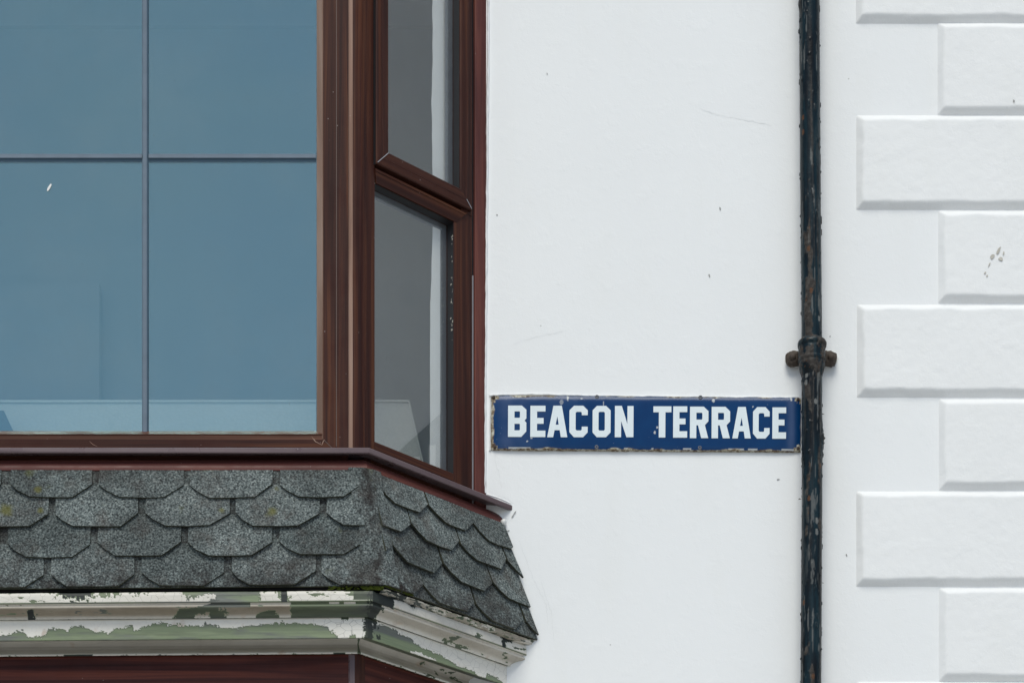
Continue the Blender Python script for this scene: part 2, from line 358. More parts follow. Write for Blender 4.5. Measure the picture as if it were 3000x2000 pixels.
# the room behind the bay
mb = MB(); RX0, RX1, RY0, RY1, RZ0, RZ1 = -2.4, 2.6, 0.302, 1.5, 4.42, 7.85
mb.poly([(RX0, RY1, RZ0), (RX1, RY1, RZ0), (RX1, RY1, RZ1), (RX0, RY1, RZ1)])
mb.poly([(RX0, RY0, RZ0), (RX0, RY1, RZ0), (RX0, RY1, RZ1), (RX0, RY0, RZ1)])
mb.poly([(RX1, RY1, RZ0), (RX1, RY0, RZ0), (RX1, RY0, RZ1), (RX1, RY1, RZ1)])
mb.poly([(RX0, RY0, RZ1), (RX0, RY1, RZ1), (RX1, RY1, RZ1), (RX1, RY0, RZ1)])
mb.poly([(RX0, RY0, RZ0), (RX1, RY0, RZ0), (RX1, RY1, RZ0), (RX0, RY1, RZ0)])
mb.build("room_wall", PLASTER, house)
mb = MB(); zr = EYE + (5.003 - 0.058) * (D + RY1 - 0.02) / D
mb.box(idn, RX0, RX1, RY1 - 0.002, RY1 - 0.02, zr - 0.022, zr + 0.006)
mb.build("picture_rail", PLASTER, house)
mb = MB(); mb.box(idn, RX0 + .01, 0.095, RY1 - 0.001, 1.42, RZ0 + .01, 6.451); mb.build("chimney_breast", PLASTER, house)

# quoin blocks: raised, bevelled and uneven render
def quoin(px0, py0, py1, k):
    x0 = px0 / 1000; x1 = 3.42 if px0 < 2600 else 3.17
    z1 = zof(py0, 0); z0 = zof(py1, 0)
    nx = int((x1 - x0) / 0.0045); nz = int((z1 - z0) / 0.0045)
    X, Z = np.meshgrid(np.linspace(x0, x1, nx), np.linspace(z0, z1, nz), indexing='ij')
    wob = (fbm(X * 14, Z * 14, k) - 0.5) * 0.0085
    e = np.minimum(np.minimum(X - x0, x1 - X), np.minimum(Z - z0, z1 - Z))
    e2 = e + wob * sstep(0.002, 0.012, e)
    h = np.clip(e2 / 0.0195, 0, 1.3); h = 0.0165 * (1 - np.log(1 + np.exp((1 - h) * 26)) / 26 / (np.log(1 + np.exp(26)) / 26))
    h = h + (fbm(X * 9, Z * 9, k + 40) - 0.5) * 0.0022 * sstep(0, 0.03, e) + (fbm(X * 60, Z * 60, k + 80) - 0.5) * 0.0010 * sstep(0, 0.02, e)
    Y = -h + 0.0005
    grid_mesh("quoin", np.stack([X, Y, Z], -1), QUOIN, house)
QS = [(2507, -210, 71), (2746, 67, 340), (2508, 338, 616), (2748, 616, 890), (2510, 892, 1165), (2750, 1167, 1437), (2508, 1438, 1718), (2750, 1720, 1997), (2508, 1995, 2272)]
for k, (a, b, c) in enumerate(QS): quoin(a, b, c, k)

# hairline cracks, chips and stains on the render
def ribbon(name, pts, width, mat, parent, off=0.0012, d=0.0, jit=2.0):
    P = []
    for (ax, ay), (bx, by) in zip(pts, pts[1:]):
        n = max(2, int(math.hypot(bx - ax, by - ay) / 6))
        for i in range(n): P.append((ax + (bx - ax) * i / n + random.uniform(-jit, jit), ay + (by - ay) * i / n + random.uniform(-jit, jit)))
    P.append(pts[-1]); mbq = MB(); L = []; Rr = []
    for i, (x, y) in enumerate(P):
        a = P[max(0, i - 1)]; b = P[min(len(P) - 1, i + 1)]; t = Vector((b[0] - a[0], b[1] - a[1])); t.normalize()
        wv = width * random.uniform(0.35, 1.0) * (0.25 if i in (0, len(P) - 1) else 1)
        nn = Vector((-t.y, t.x)) * wv / 2
        p = pt(x + nn.x, y + nn.y, d); q = pt(x - nn.x, y - nn.y, d); p.y = q.y = -d - off; L.append(p); Rr.append(q)
    for i in range(len(P) - 1): mbq.poly([L[i], L[i + 1], Rr[i + 1], Rr[i]])
    return mbq.build(name, mat, parent)
CRACK = m_plain("hairline_crack", (0.70, 0.71, 0.71), 0.9, 0.1, 0.1)
CRACKD = m_plain("open_crack", (0.34, 0.34, 0.33), 0.9, 0.1, 0.3)
for pts in ([(2050, 320), (2110, 340), (2180, 352), (2262, 368)], [(1452, 1330), (1450, 1350), (1462, 1385), (1470, 1430)], [(1520, 1580), (1560, 1690), (1600, 1770), (1606, 1830)],
            [(1450, 1450), (1490, 1462), (1505, 1475)], [(1500, 1010), (1560, 990), (1650, 970)], [(1585, 1700), (1618, 1800), (1622, 1880)]):
    ribbon("crack", pts, 1.1, CRACK, house, 0.0006)
ribbon("crack", [(1498, 1517), (1505, 1508), (1512, 1497)], 5, CRACKD, house, 0.002, 0, 0.6)
def fleck(name, px, py, w, h, mat, parent, rot=0.0, d=0.0, off=0.0016, n=9):
    c = pt(px, py, d); P = []
    for i in range(n):
        a = 2 * math.pi * i / n; r = random.uniform(0.6, 1.1); x = math.cos(a) * w / 2000 * r; z = math.sin(a) * h / 2000 * r
        P.append((c.x + x * math.cos(rot) - z * math.sin(rot), -d - off, c.z + x * math.sin(rot) + z * math.cos(rot)))
    mbq = MB(); top = [(p[0], p[1], p[2]) for p in P]; mbq.poly(top)
    for i in range(n):
        a, b = P[i], P[(i + 1) % n]; mbq.poly([a, (a[0], a[1] + off, a[2]), (b[0], b[1] + off, b[2]), b])
    return mbq.build(name, mat, parent)
for px, py, w_, h_ in ((2110, 612, 5, 12), (2078, 808, 5, 12), (1456, 630, 5, 4), (2280, 1404, 8, 5), (2480, 1625, 4, 9), (2970, 297, 7, 9), (1603, 217, 3, 6), (1488, 1555, 11, 5), (2432, 985, 4, 4), (2697, 1713, 12, 4)):
    fleck("dirt_spot", px, py, w_, h_, CRACKD, house, 0.3, 0.0165 if px > 2600 and py < 1700 else 0)
for px, py, w_, h_, r_ in ((2925, 735, 8, 30, .5), (2908, 752, 12, 20, .6), (2932, 758, 14, 14, .4), (2940, 742, 5, 16, .1), (2886, 800, 9, 6, -.6), (2892, 808, 5, 8, .3), (2898, 776, 4, 14, .5)):
    fleck("bird_stain", px, py, w_, h_, DIRT, house, -r_, 0.017, 0.0012)

# ------------------------------------------------------------------ bay window
bay = thing("bay_window", "dark rosewood bay window with a large front pane and a canted side light", "bay window")
def mframe(mbq, fn, u0, u1, z0, z1, prof, m=0, sides=(0, 1, 2, 3)):
    """mitred frame; prof = [(inset, o)...] from outside to inside"""
    for k in sides:
        for (i0, o0), (i1, o1) in zip(prof, prof[1:]):
            def c(i, k_):
                return [(u0 + i, z0 + i), (u1 - i, z0 + i), (u1 - i, z1 - i), (u0 + i, z1 - i)][k_ % 4]
            a, b = c(i0, k), c(i0, k + 1); e, f = c(i1, k + 1), c(i1, k)
            pts = [fn(a[0], o0, a[1]), fn(b[0], o0, b[1]), fn(e[0], o1, e[1]), fn(f[0], o1, f[1])]
            if k % 2 == 0: uv = [(a[0], i0 + o0), (b[0], i0 + o0), (e[0], i1 + o1), (f[0], i1 + o1)]
            else: uv = [(a[1] + 3 * k, i0 + o0 + k), (b[1] + 3 * k, i0 + o0 + k), (e[1] + 3 * k, i1 + o1 + k), (f[1] + 3 * k, i1 + o1 + k)]
            mbq.poly(pts, uv, m)
ZT = 7.14                     # top of the window frames, above the picture
# front: outer frame, bleached glazing bead, pane with bars behind it
GX0, GX1 = 2 * XM - 0.9478, 0.9478
mb = MB()
mframe(mb, FR, GX0 - 0.091, GX1 + 0.091, 5.1005, ZT, [(0, -0.06), (0, 0.003), (0.0325, 0.003), (0.0335, 0.0), (0.070, 0.0), (0.0702, -0.004)])
mb.build("front_frame", WOOD, bay)
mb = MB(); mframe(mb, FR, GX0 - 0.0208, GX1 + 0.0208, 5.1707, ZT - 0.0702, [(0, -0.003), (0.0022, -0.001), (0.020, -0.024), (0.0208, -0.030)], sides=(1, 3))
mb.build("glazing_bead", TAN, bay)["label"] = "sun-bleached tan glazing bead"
mb = MB(); mframe(mb, FR, GX0 - 0.0208, GX1 + 0.0208, 5.1840, ZT - 0.0702, [(0, -0.003), (0.0022, -0.001), (0.0205, -0.024), (0.0210, -0.030)], sides=(0, 2))
mb.box(FR, GX0 - .0208, GX1 + .0208, -.03, -.0035, 5.170, 5.1843)
mb.build("glazing_bead", BEADBROWN, bay)
mb = MB(); mb.box(FR, GX0 - 0.012, GX1 + 0.012, -0.029, -0.025, 5.188, ZT - 0.05)
fp = mb.build("pane", COATED, bay)
# hairline weld at the mitre, worn-edge highlight painted up the frame, scuffs
mb = MB(); mb.poly([FR(GX1 + 0.0215, 0.0006, 5.1692), FR(GX1 + 0.0572, 0.0006, 5.1340), FR(GX1 + 0.0583, 0.0006, 5.1352), FR(GX1 + 0.0226, 0.0006, 5.1704)])
mb.poly([FR(GX1 + 0.0572, 0.0037, 5.15), FR(GX1 + 0.0592, 0.0037, 5.15), FR(GX1 + 0.0590, 0.0037, ZT), FR(GX1 + 0.0576, 0.0037, ZT)])
mb.build("weld_line", m_plain("weld_and_edge_highlight", (0.10, 0.062, 0.05), 0.4), bay)
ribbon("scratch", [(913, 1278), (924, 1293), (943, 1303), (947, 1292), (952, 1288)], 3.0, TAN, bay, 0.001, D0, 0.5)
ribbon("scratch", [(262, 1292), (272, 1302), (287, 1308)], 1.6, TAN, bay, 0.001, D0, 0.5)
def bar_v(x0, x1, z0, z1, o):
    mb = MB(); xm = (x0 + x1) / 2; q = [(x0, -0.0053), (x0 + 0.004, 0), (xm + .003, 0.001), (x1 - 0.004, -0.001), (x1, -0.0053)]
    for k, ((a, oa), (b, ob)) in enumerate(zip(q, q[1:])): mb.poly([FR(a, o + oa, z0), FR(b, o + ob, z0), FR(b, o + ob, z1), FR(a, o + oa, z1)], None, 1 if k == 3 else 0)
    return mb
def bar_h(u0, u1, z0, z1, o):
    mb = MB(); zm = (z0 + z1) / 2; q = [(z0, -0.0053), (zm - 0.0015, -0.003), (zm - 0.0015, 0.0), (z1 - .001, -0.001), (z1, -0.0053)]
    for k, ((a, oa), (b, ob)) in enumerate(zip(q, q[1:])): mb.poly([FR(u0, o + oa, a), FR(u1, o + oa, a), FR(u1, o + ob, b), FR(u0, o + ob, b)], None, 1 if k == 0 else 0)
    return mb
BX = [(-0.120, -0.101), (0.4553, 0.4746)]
for a, b in BX: bar_v(a, b, 5.19, ZT - .05, -0.0195).build("glazing_bar", [BAR, BARSHADE], fp)
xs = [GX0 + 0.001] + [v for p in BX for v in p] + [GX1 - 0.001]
for a, b in ((xs[0], xs[1]), (xs[2], xs[3]), (xs[4], xs[5])): bar_h(a, b, 5.9635, 5.9850, -0.0195).build("glazing_bar", [BAR, BARSHADE], fp)
# white fleck stuck on the pane
fleck("fleck", 144, 550, 9, 27, WHITECHIP, fp, -0.42, D0 - 0.0243, 0.0012)
mb = MB()                     # spacer/gasket behind the pane edge
mframe(mb, FR, GX0 - 0.012, GX1 + 0.012, 5.186, ZT - .05, [(0, -0.032), (0.0135, -0.032)])
mb.build("gasket", BLACK, bay)

# corner posts
for fn, sgn in ((SD, 1), (SL, -1)):
    X = (lambda x: x) if sgn > 0 else (lambda x: 2 * XM - x)
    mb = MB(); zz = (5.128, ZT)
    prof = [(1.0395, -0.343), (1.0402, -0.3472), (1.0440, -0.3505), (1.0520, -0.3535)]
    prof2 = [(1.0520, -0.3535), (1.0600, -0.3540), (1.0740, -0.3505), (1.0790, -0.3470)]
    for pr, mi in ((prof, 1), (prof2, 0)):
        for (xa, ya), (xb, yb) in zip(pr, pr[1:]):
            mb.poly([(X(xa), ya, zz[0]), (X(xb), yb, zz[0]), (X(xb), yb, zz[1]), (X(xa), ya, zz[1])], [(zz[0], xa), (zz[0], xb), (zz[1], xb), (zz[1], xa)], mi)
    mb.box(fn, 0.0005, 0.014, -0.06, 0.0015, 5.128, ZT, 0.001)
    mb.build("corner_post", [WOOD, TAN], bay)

# side windows (right one shown; the left one mirrors it out of the frame)
def side_window(fn, vis):
    LW = 0.485
    mb = MB()
    mb.box(fn, 0.014, 0.0505, -0.06, 0.0, 5.1, ZT, 0.0015)                       # stile by the post
    mb.box(fn, 0.360, 0.434, -0.06, 0.0, 5.1, 5.950, 0.0015)                     # jamb by the wall
    mb.box(fn, 0.390, 0.434, -0.06, 0.0, 5.9501, ZT, 0.0)
    mb.box(fn, 0.0506, 0.3599, -0.06, -0.0002, 5.1, 5.180, 0.0012)               # bottom rail
    mb.build("side_frame", WOOD, bay)
    mb = MB()                                                                     # transom with a bevelled lip
    q = [(5.908, -0.05), (5.9105, 0.001), (5.941, 0.004), (5.9425, 0.0065), (5.9500, 0.0040), (5.951, -0.03)]
    for (za, oa), (zb, ob) in zip(q, q[1:]):
        ra = 0.3685 + (0.399 - 0.3685) * min(1, max(0, (za - 5.91) / 0.031)) + max(0, za - 5.941) * 1.2
        rb = 0.3685 + (0.399 - 0.3685) * min(1, max(0, (zb - 5.91) / 0.031)) + max(0, zb - 5.941) * 1.2
        la = 0.0545 - 0.0085 * min(1, max(0, (za - 5.91) / 0.045)); lb = 0.0545 - 0.0085 * min(1, max(0, (zb - 5.91) / 0.045))
        mb.poly([fn(la, oa, za), fn(ra, oa, za), fn(rb, ob, zb), fn(lb, ob, zb)], [(la, za), (ra, za), (rb, zb), (lb, zb)])
        mb.poly([fn(ra, oa, za), fn(ra + .0, -0.002, za), fn(rb, -0.002, zb), fn(rb, ob, zb)])
        mb.poly([fn(la, -0.002, za), fn(la, oa, za), fn(lb, ob, zb), fn(lb, -0.002, zb)])
    mb.build("transom", WOOD, bay)
    mb = MB(); mb.box(fn, 0.0465, 0.4215, -0.055, -0.012, 5.948, 5.9595)
    mb.box(fn, 0.0446, 0.0453, -0.01, 0.0085, 5.9585, ZT - .004); mb.build("shadow_gap", BLACK, bay)  # black boxes put in as the shade of the gap around the sash
    # opening top light
    mb = MB()
    mframe(mb, fn, 0.0455, 0.4231, 5.9600, ZT - 0.004, [(0, -0.012), (0, 0.0095), (0.0028, 0.0122), (0.0215, 0.0125), (0.0222, 0.0118), (0.0228, 0.0125), (0.0440, 0.0120), (0.0478, 0.0085), (0.0486, -0.020)])
    sash = mb.build("vent_sash", WOOD, bay)
    mb = MB(); mframe(mb, fn, 0.0943, 0.3743, 6.0085, ZT - 0.0525, [(0, 0.0078), (0.0003, -0.0165)]); mb.build("gasket", BLACK, sash)
    mb = MB(); mb.box(fn, 0.085, 0.382, -0.019, -0.016, 6.000, ZT - 0.04); mb.build("pane", GLASS, sash)
    mb = MB(); mframe(mb, fn, 0.0935, 0.3745, 6.0075, ZT - 0.05, [(0, -0.021), (0.0015, -0.021)], sides=(0, 2, 3))
    mframe(mb, fn, 0.0935, 0.3745, 6.0075, ZT - 0.05, [(0, -0.021), (0.016, -0.021), (0.017, -0.035)], sides=(1,)); mb.build("spacer", SPACER, sash)
    mb = MB()                                                                     # pale welds at the mitres
    for (ua, za, ub, zb) in ((0.0490, 5.9635, 0.0905, 6.005), (0.4196, 5.9635, 0.3990, 5.984)):
        t = Vector((ub - ua, zb - za)).normalized(); nn = Vector((-t.y, t.x)) * 0.0009
        mb.poly([fn(ua + nn.x, 0.0133, za + nn.y), fn(ub + nn.x, 0.0133, zb + nn.y), fn(ub - nn.x, 0.0133, zb - nn.y), fn(ua - nn.x, 0.0133, za - nn.y)])
    mb.build("weld_line", WELD, sash)
    # fixed lower pane
    mb = MB(); mb.box(fn, 0.044, 0.366, -0.030, -0.027, 5.170, 5.925); lp = mb.build("pane", GLASS, bay)
    mb = MB(); mframe(mb, fn, 0.0508, 0.3597, 5.1795, 5.9078, [(0, -0.0018), (0.0002, -0.0268)], sides=(1, 2, 3)); mb.build("gasket", BLACK, bay)
    mb = MB(); mb.poly([fn(0.0506, -0.002, 5.1802), fn(0.3599, -0.002, 5.1802), fn(0.3599, -0.0265, 5.1900), fn(0.0506, -0.0265, 5.1900)], [(0.05, 0), (.36, 0), (.36, .02), (.05, .02)])
    mb.build("glazing_bead", BEADBROWN, bay)
    mb = MB(); mframe(mb, fn, 0.0500, 0.3606, 5.1795, 5.9105, [(0, -0.032), (0.016, -0.032), (0.017, -0.046)], sides=(1, 2)); mb.build("spacer", SPACER, bay)
    # dark joint and reddish cover strip against the wall
    mb = MB(); mb.box(fn, 0.4342, 0.4428, -0.05, -0.004, 5.1, ZT); mb.build("joint", BLACK, bay)
    mb = MB(); mb.box(fn, 0.4362, 0.4392, -0.04, -0.0005, 5.1, 5.78); mb.build("sealant_line", SEAL, bay)
    mb = MB(); mb.box(fn, 0.4430, LW + 0.004, -0.05, 0.004, 5.1, ZT, 0.002); mb.build("cover_strip", APRON, bay)["label"] = "reddish brown cover strip against the white wall"
    return sash, lp
sashR, lowR = side_window(SD, True)
side_window(SL, False)
# flaky paint specks in the reveal of the lower side pane
random.seed(21)
mb = MB()
for i in range(26):
    z = 5.56 + 0.31 * random.random(); u = 0.3588; s = random.uniform(0.001, 0.0035); oo = random.uniform(-0.014, -0.003)
    mb.poly([SD(u, oo - s / 2, z - s), SD(u, oo + s / 2, z - s * .6), SD(u, oo + s / 2, z + s), SD(u, oo - s / 2, z + s * .7)])
mb.build("flaking_paint", DIRT, bay)["kind"] = "stuff"
ribbon("scratch", [(1408, 1383), (1402, 1405), (1400, 1418)], 3.2, WELD, bay, 0.004, 0.006, 0.6)
# sill, under-sill trim
def sweep(mbq, rings, m=0, segs=(0, 1, 2)):
    acc = 0
    for r0, r1 in zip(rings, rings[1:]):
        h = math.dist(r0[1], r1[1])
        for k in segs:
            L0 = math.dist(r0[k], r0[k + 1]); ua = 0 if k != 1 else r0[1][0]
            mbq.poly([r0[k], r0[k + 1], r1[k + 1], r1[k]], [(ua + 5 * k, acc), (ua + 5 * k + L0, acc), (ua + 5 * k + L0, acc + h), (ua + 5 * k, acc + h)], m)
        acc += h
mb = MB(); sweep(mb, [ring(-0.05, 5.127), ring(0.047, 5.1215), ring(0.0475, 5.1095), ring(0.0550, 5.1085), ring(0.0570, 5.1105), ring(0.0570, 5.1220), ring(0.0555, 5.1240), ring(0.005, 5.1395), ring(-0.05, 5.141)])
xw = XC + D0 + 1.4142 * 0.057
mb.build("sill", SILL, bay)["label"] = "purple-grey sill nosing"
mb = MB(); sweep(mb, [ring(-0.045, 5.1262), ring(-0.045, 5.1052), ring(0.0180, 5.1050), ring(0.0230, 5.1015), ring(0.0290, 5.0960), ring(0.0345, 5.0890), ring(0.0385, 5.0815), ring(0.0405, 5.0740), ring(0.0410, 5.0680), ring(0.0400, 5.0660), ring(0.020, 5.0650), ring(0.0, 5.065)])
mb.build("apron_trim", APRON, bay)["label"] = "reddish hollow trim board below the sill"
mb = MB()                     # window board, head and soffit that close the bay
mb.poly([(-0.9, .35, 5.101), (1.27, .35, 5.101), (1.27, -0.0, 5.101), (1.02, -.30, 5.101), (2 * XM - 1.02, -.30, 5.101), (-0.9, 0, 5.101)])
mb.build("window_board", FABRIC, bay)
mb = MB(); sweep(mb, [ring(-0.05, ZT - 0.002), ring(0.01, ZT - 0.002), ring(0.01, 7.31), ring(-0.3, 7.31)]); mb.poly([(-0.93, .3, 7.29), (1.29, .3, 7.29), (1.29, 0, 7.29), (1.05, -.33, 7.29), (2 * XM - 1.05, -.33, 7.29), (-.93, 0, 7.29)])
mb.build("head", WOODRED, bay)
# ragged white sealant where the bay meets the render
def ragged(name, pts, width, mat, parent, d=0.006, step=4, seed=0):
    P = []
    for (ax, ay), (bx, by) in zip(pts, pts[1:]):
        n = max(2, int(math.hypot(bx - ax, by - ay) / step))
        for i in range(n): P.append((ax + (bx - ax) * i / n, ay + (by - ay) * i / n))
    P.append(pts[-1]); P = np.array(P); T = np.gradient(P, axis=0); T /= np.linalg.norm(T, axis=1, keepdims=True) + 1e-9; Nn = np.stack([-T[:, 1], T[:, 0]], 1)
    s = np.arange(len(P)) * step / 1000; M = 7; G = np.zeros((len(P), M, 3))
    wl = width * (0.35 + 1.1 * fbm(s * 28, s * 0, seed)); wr = width * (0.35 + 1.1 * fbm(s * 33, s * 0 + 9, seed))
    for j in range(M):
        t = j / (M - 1) * 2 - 1; off = np.where(t < 0, wl, wr) * t; q = P + Nn * off[:, None]
        hgt = d * (1 - t * t) * (0.5 + fbm(s * 45, s * 0 + j * 0.7, seed + 2))
        for i in range(len(P)):
            v = pt(q[i, 0], q[i, 1], 0); G[i, j] = (v.x, -max(hgt[i], 0.0) + 0.0005, v.z)
    return grid_mesh(name, G, mat, parent)
ragged("sealant", [(1431, -60), (1430, 200), (1428, 420), (1425, 800), (1422, 1100), (1421, 1445)], 4.5, WALL, bay, 0.008, 4, 1)
ragged("sealant", [(1421, 1446), (1460, 1458), (1496, 1474)], 2.5, WALL, bay, 0.003, 4, 3)

# ------------------------------------------------------------------ shingled skirt roof
roof = thing("shingle_roof", "grey scalloped shingle skirt roof under the bay window", "roof")
TILT = 0.008
def tz(x): return -TILT * max(0.0, 1.10 - x) if x > -1 else -TILT * 2.1
rT = ring3(1.0917, 0.378, 1.470, 5.071); rE = ring3(1.142, 0.420, 1.573, 4.729)
def patch(seg):               # (a, b) -> point and outward normal of one slope
    T0, T1, E0, E1 = (Vector(rT[seg]), Vector(rT[seg + 1]), Vector(rE[seg]), Vector(rE[seg + 1]))
    def f(a, b):
        p = T0.lerp(T1, a).lerp(E0.lerp(E1, a), b); 
        if seg == 1: p.z += tz(p.x) * b
        return p
    n = (T1 - T0).cross(E0 - T0); n.normalize()
    if seg == 1 and n.y > 0 or seg != 1 and n.y > 0: n = -n
    return f, n
def clip(poly, ax, lim, keep_less):
    out = []
    for i in range(len(poly)):
        p, q = poly[i], poly[(i + 1) % len(poly)]
        ip = (p[ax] <= lim) if keep_less else (p[ax] >= lim); iq = (q[ax] <= lim) if keep_less else (q[ax] >= lim)
        if ip: out.append(p)
        if ip != iq:
            t = (lim - p[ax]) / (q[ax] - p[ax]); out.append((p[0] + (q[0] - p[0]) * t, p[1] + (q[1] - p[1]) * t))
    return out
class Shingles:
    def __init__(s): s.v = []; s.f = []; s.m = []; s.t = []; s.st = []
    def add(s, f, n, outline, cam_t, lift0, lift1, tb, bb, tint, stain):
        e1, e2 = (random.uniform(-.0015, .004), random.uniform(-.003, .003)) if lift1 > lift0 else (0, 0); am = sum(p[0] for p in outline) / len(outline)
        # outline in (a, b); lift grows from lift0 at b=tb to lift1 at b=bb
        i0 = len(s.v); N = len(outline)
        for a, b in outline:
            k = (b - tb) / max(1e-6, bb - tb); h = lift0 + (lift1 + e1 + e2 * max(-1, min(1, (a - am) * 9)) - lift0) * min(1.2, max(0, k)) + random.uniform(-.0004, .0004)
            p = f(a, b) + n * h; s.v.append(tuple(p)); s.t.append(tint); s.st.append(stain(a, b))
        for a, b in outline:
            k = (b - tb) / max(1e-6, bb - tb); h = lift0 + (lift1 + e1 + e2 * max(-1, min(1, (a - am) * 9)) - lift0) * min(1.2, max(0, k)) - 0.0058
            p = f(a, b) + n * h; s.v.append(tuple(p)); s.t.append(tint); s.st.append(1)
        s.f.append(tuple(range(i0, i0 + N))); s.m.append(0)
        for k in range(N): s.f.append((i0 + k, i0 + N + k, i0 + N + (k + 1) % N, i0 + (k + 1) % N)); s.m.append(1)
    def build(s, name, parent):
        me = bpy.data.meshes.new(name); me.from_pydata(s.v, [], s.f); me.update()
        for k, a in (("tint", s.t), ("stain", s.st)):
            at = me.attributes.new(k, 'FLOAT', 'POINT'); at.data.foreach_set("value", a)
        me.polygons.foreach_set("material_index", s.m)
        return obj(name, me, [SHINGLE, EDGE], parent)
def tab(c, top, bot, wd, ch, cv, la):
    """a shingle tab with cut lower corners, slightly irregular; c, wd, ch in metres / la -> a units"""
    j = lambda k: random.uniform(-k, k)
    L = c - wd / 2 + j(.003); Rr = c + wd / 2 + j(.003); b = bot + j(.007)
    return [((L) / la, top), ((Rr) / la, top), ((Rr + j(.002)) / la, b - cv + j(.01)), ((Rr - ch + j(.006)) / la, b + j(.004)), ((c + j(.03)) / la, b + .004 + j(.004)), ((L + ch + j(.006)) / la, b + j(.004)), ((L + ch * .38) / la, b - cv * .5 + j(.004)), ((L + j(.002)) / la, b - cv + j(.01))]
random.seed(5)
f1, n1 = patch(1)
xa0, xa1 = rT[1][0], rT[2][0]; span = xa1 - xa0
sh = Shingles()
rows = [(0.252, .4633), (0.500, .3388), (0.752, .4610), (1.0, .3300)]
base_st = lambda a, b: 0.75 * max(0, (b - 0.86) / 0.14) + (0.35 if b < 0.05 else 0)
sh.add(f1, n1, [(0, -0.015), (1, -0.015), (1, 1.0), (0, 1.0)], 0, 0.003, 0.003, 0, 1, 0.35, lambda a, b: 0.6)   # starter course
for ri in range(3, -1, -1):
    bot, c0 = rows[ri]
    for k in range(-9, 4):
        c = c0 + k * 0.2529
        o = tab(c, max(-0.02, bot - 0.37), bot, 0.2325, 0.052, 0.112, 1.0)
        o = [((x - (xa0 + (rE[1][0] - xa0) * b)) / ((span) + (rE[2][0] - rE[1][0] - span) * b), b) for x, b in o]
        o = clip(clip(clip(o, 0, 0.002, False), 0, 0.985, True), 1, 0.016, False); o = clip(o, 1, 1.0, True)
        if len(o) >= 3: sh.add(f1, n1, o, 0, 0.004, 0.0155 if bot < 1 else 0.011, bot - 0.37, bot, random.random(), base_st)
sh.build("front_slope", roof)
# canted slopes
def canted(seg, mirror):
    random.seed(6); f, n = patch(seg); sh = Shingles(); la = 0.56
    F = (lambda a, b: f(1 - a, b)) if mirror else f
    sh.add(F, n, [(0, -0.015), (1, -0.015), (1, 1.0), (0, 1.0)], 0, 0.003, 0.003, 0, 1, 0.3, lambda a, b: 0.35)
    for bot, l0 in ((1.0, 0.143), (0.742, 0.046), (0.490, 0.137), (0.250, 0.034)):
        for k in range(-1, 4):
            c = l0 + k * 0.189 + 0.0925
            o = tab(c, bot - 0.36, bot, 0.184, 0.046, 0.118, la)
            o = clip(clip(clip(o, 0, 0.02, False), 0, 0.997, True), 1, 0.016, False); o = clip(o, 1, 1.0, True)
            if len(o) >= 3: sh.add(F, n, o, 0, 0.004, 0.0175 if bot < 1 else 0.013, bot - 0.36, bot, random.uniform(0.1, 0.8), lambda a, b: 0.8 * max(0, (b - 0.72) / 0.28) + (0.5 if a < 0.1 else 0))
    return sh.build("side_slope", roof)
canted(2, False); canted(0, True)
# hip caps: folded shingle strip over each corner
def hip(idx, sgn):
    nb, na = 90, 22; G = np.zeros((na, nb, 3)); st = np.zeros((na, nb)); tn = np.zeros((na, nb))
    ff, nf = patch(1); fs, ns = patch(2 if sgn > 0 else 0)
    for i in range(nb):
        b = i / (nb - 1); wf = 0.055 + 0.006 * math.sin(b * 9) + 0.004 * float(vnoise(b * 20, 3)); ws = 0.046 + 0.006 * float(vnoise(b * 14, 8))
        for j in range(na):
            t = j / (na - 1)
            if t < 0.5:
                a = (1 - (0.5 - t) * 2 * wf / 2.0); p = ff(a if sgn > 0 else 1 - a, b); nn = nf
                # measure the strip width in metres from the hip
            else:
                a = (t - 0.5) * 2 * ws / 0.56; p = fs(a if sgn > 0 else 1 - a, b); nn = ns
            k = math.exp(-((t - 0.5) / 0.12) ** 2); nrm = (nf + ns).normalized() * k + nn * (1 - k)
            lay = 0.0015 * ((b * 2.2) % 1.0)
            e = min(t, 1 - t); h = 0.0125 + lay if e > 0.03 else 0.002
            q = p + nrm.normalized() * (h - 0.004 * k) ; G[j, i] = q
            st[j, i] = 0.25 + 0.75 * math.exp(-((t - 0.44) / 0.16) ** 2) * (0.4 + 0.9 * float(vnoise(b * 9, t * 3, 5))); tn[j, i] = 0.55
    grid_mesh("hip_cap", G, SHINGLE, roof, {"tint": tn, "stain": np.clip(st, 0, 1)}, smooth=True, flip=(sgn > 0))
hip(2, 1); hip(1, -1)
# felt deck underneath and its closed underside
mb = MB()
dk = [ring3(1.0917, 0.375, 1.466, 5.066), ring3(1.135, 0.412, 1.560, 4.724), ring3(1.10, 0.36, 1.48, 4.716), ring3(1.0, 0.2, 1.25, 4.716)]
for r in dk[1:]:
    for i in (1, 2): r[i] = (r[i][0], r[i][1], r[i][2] + (tz(r[i][0])))
sweep(mb, dk); mb.build("roof_deck", DECK, roof)
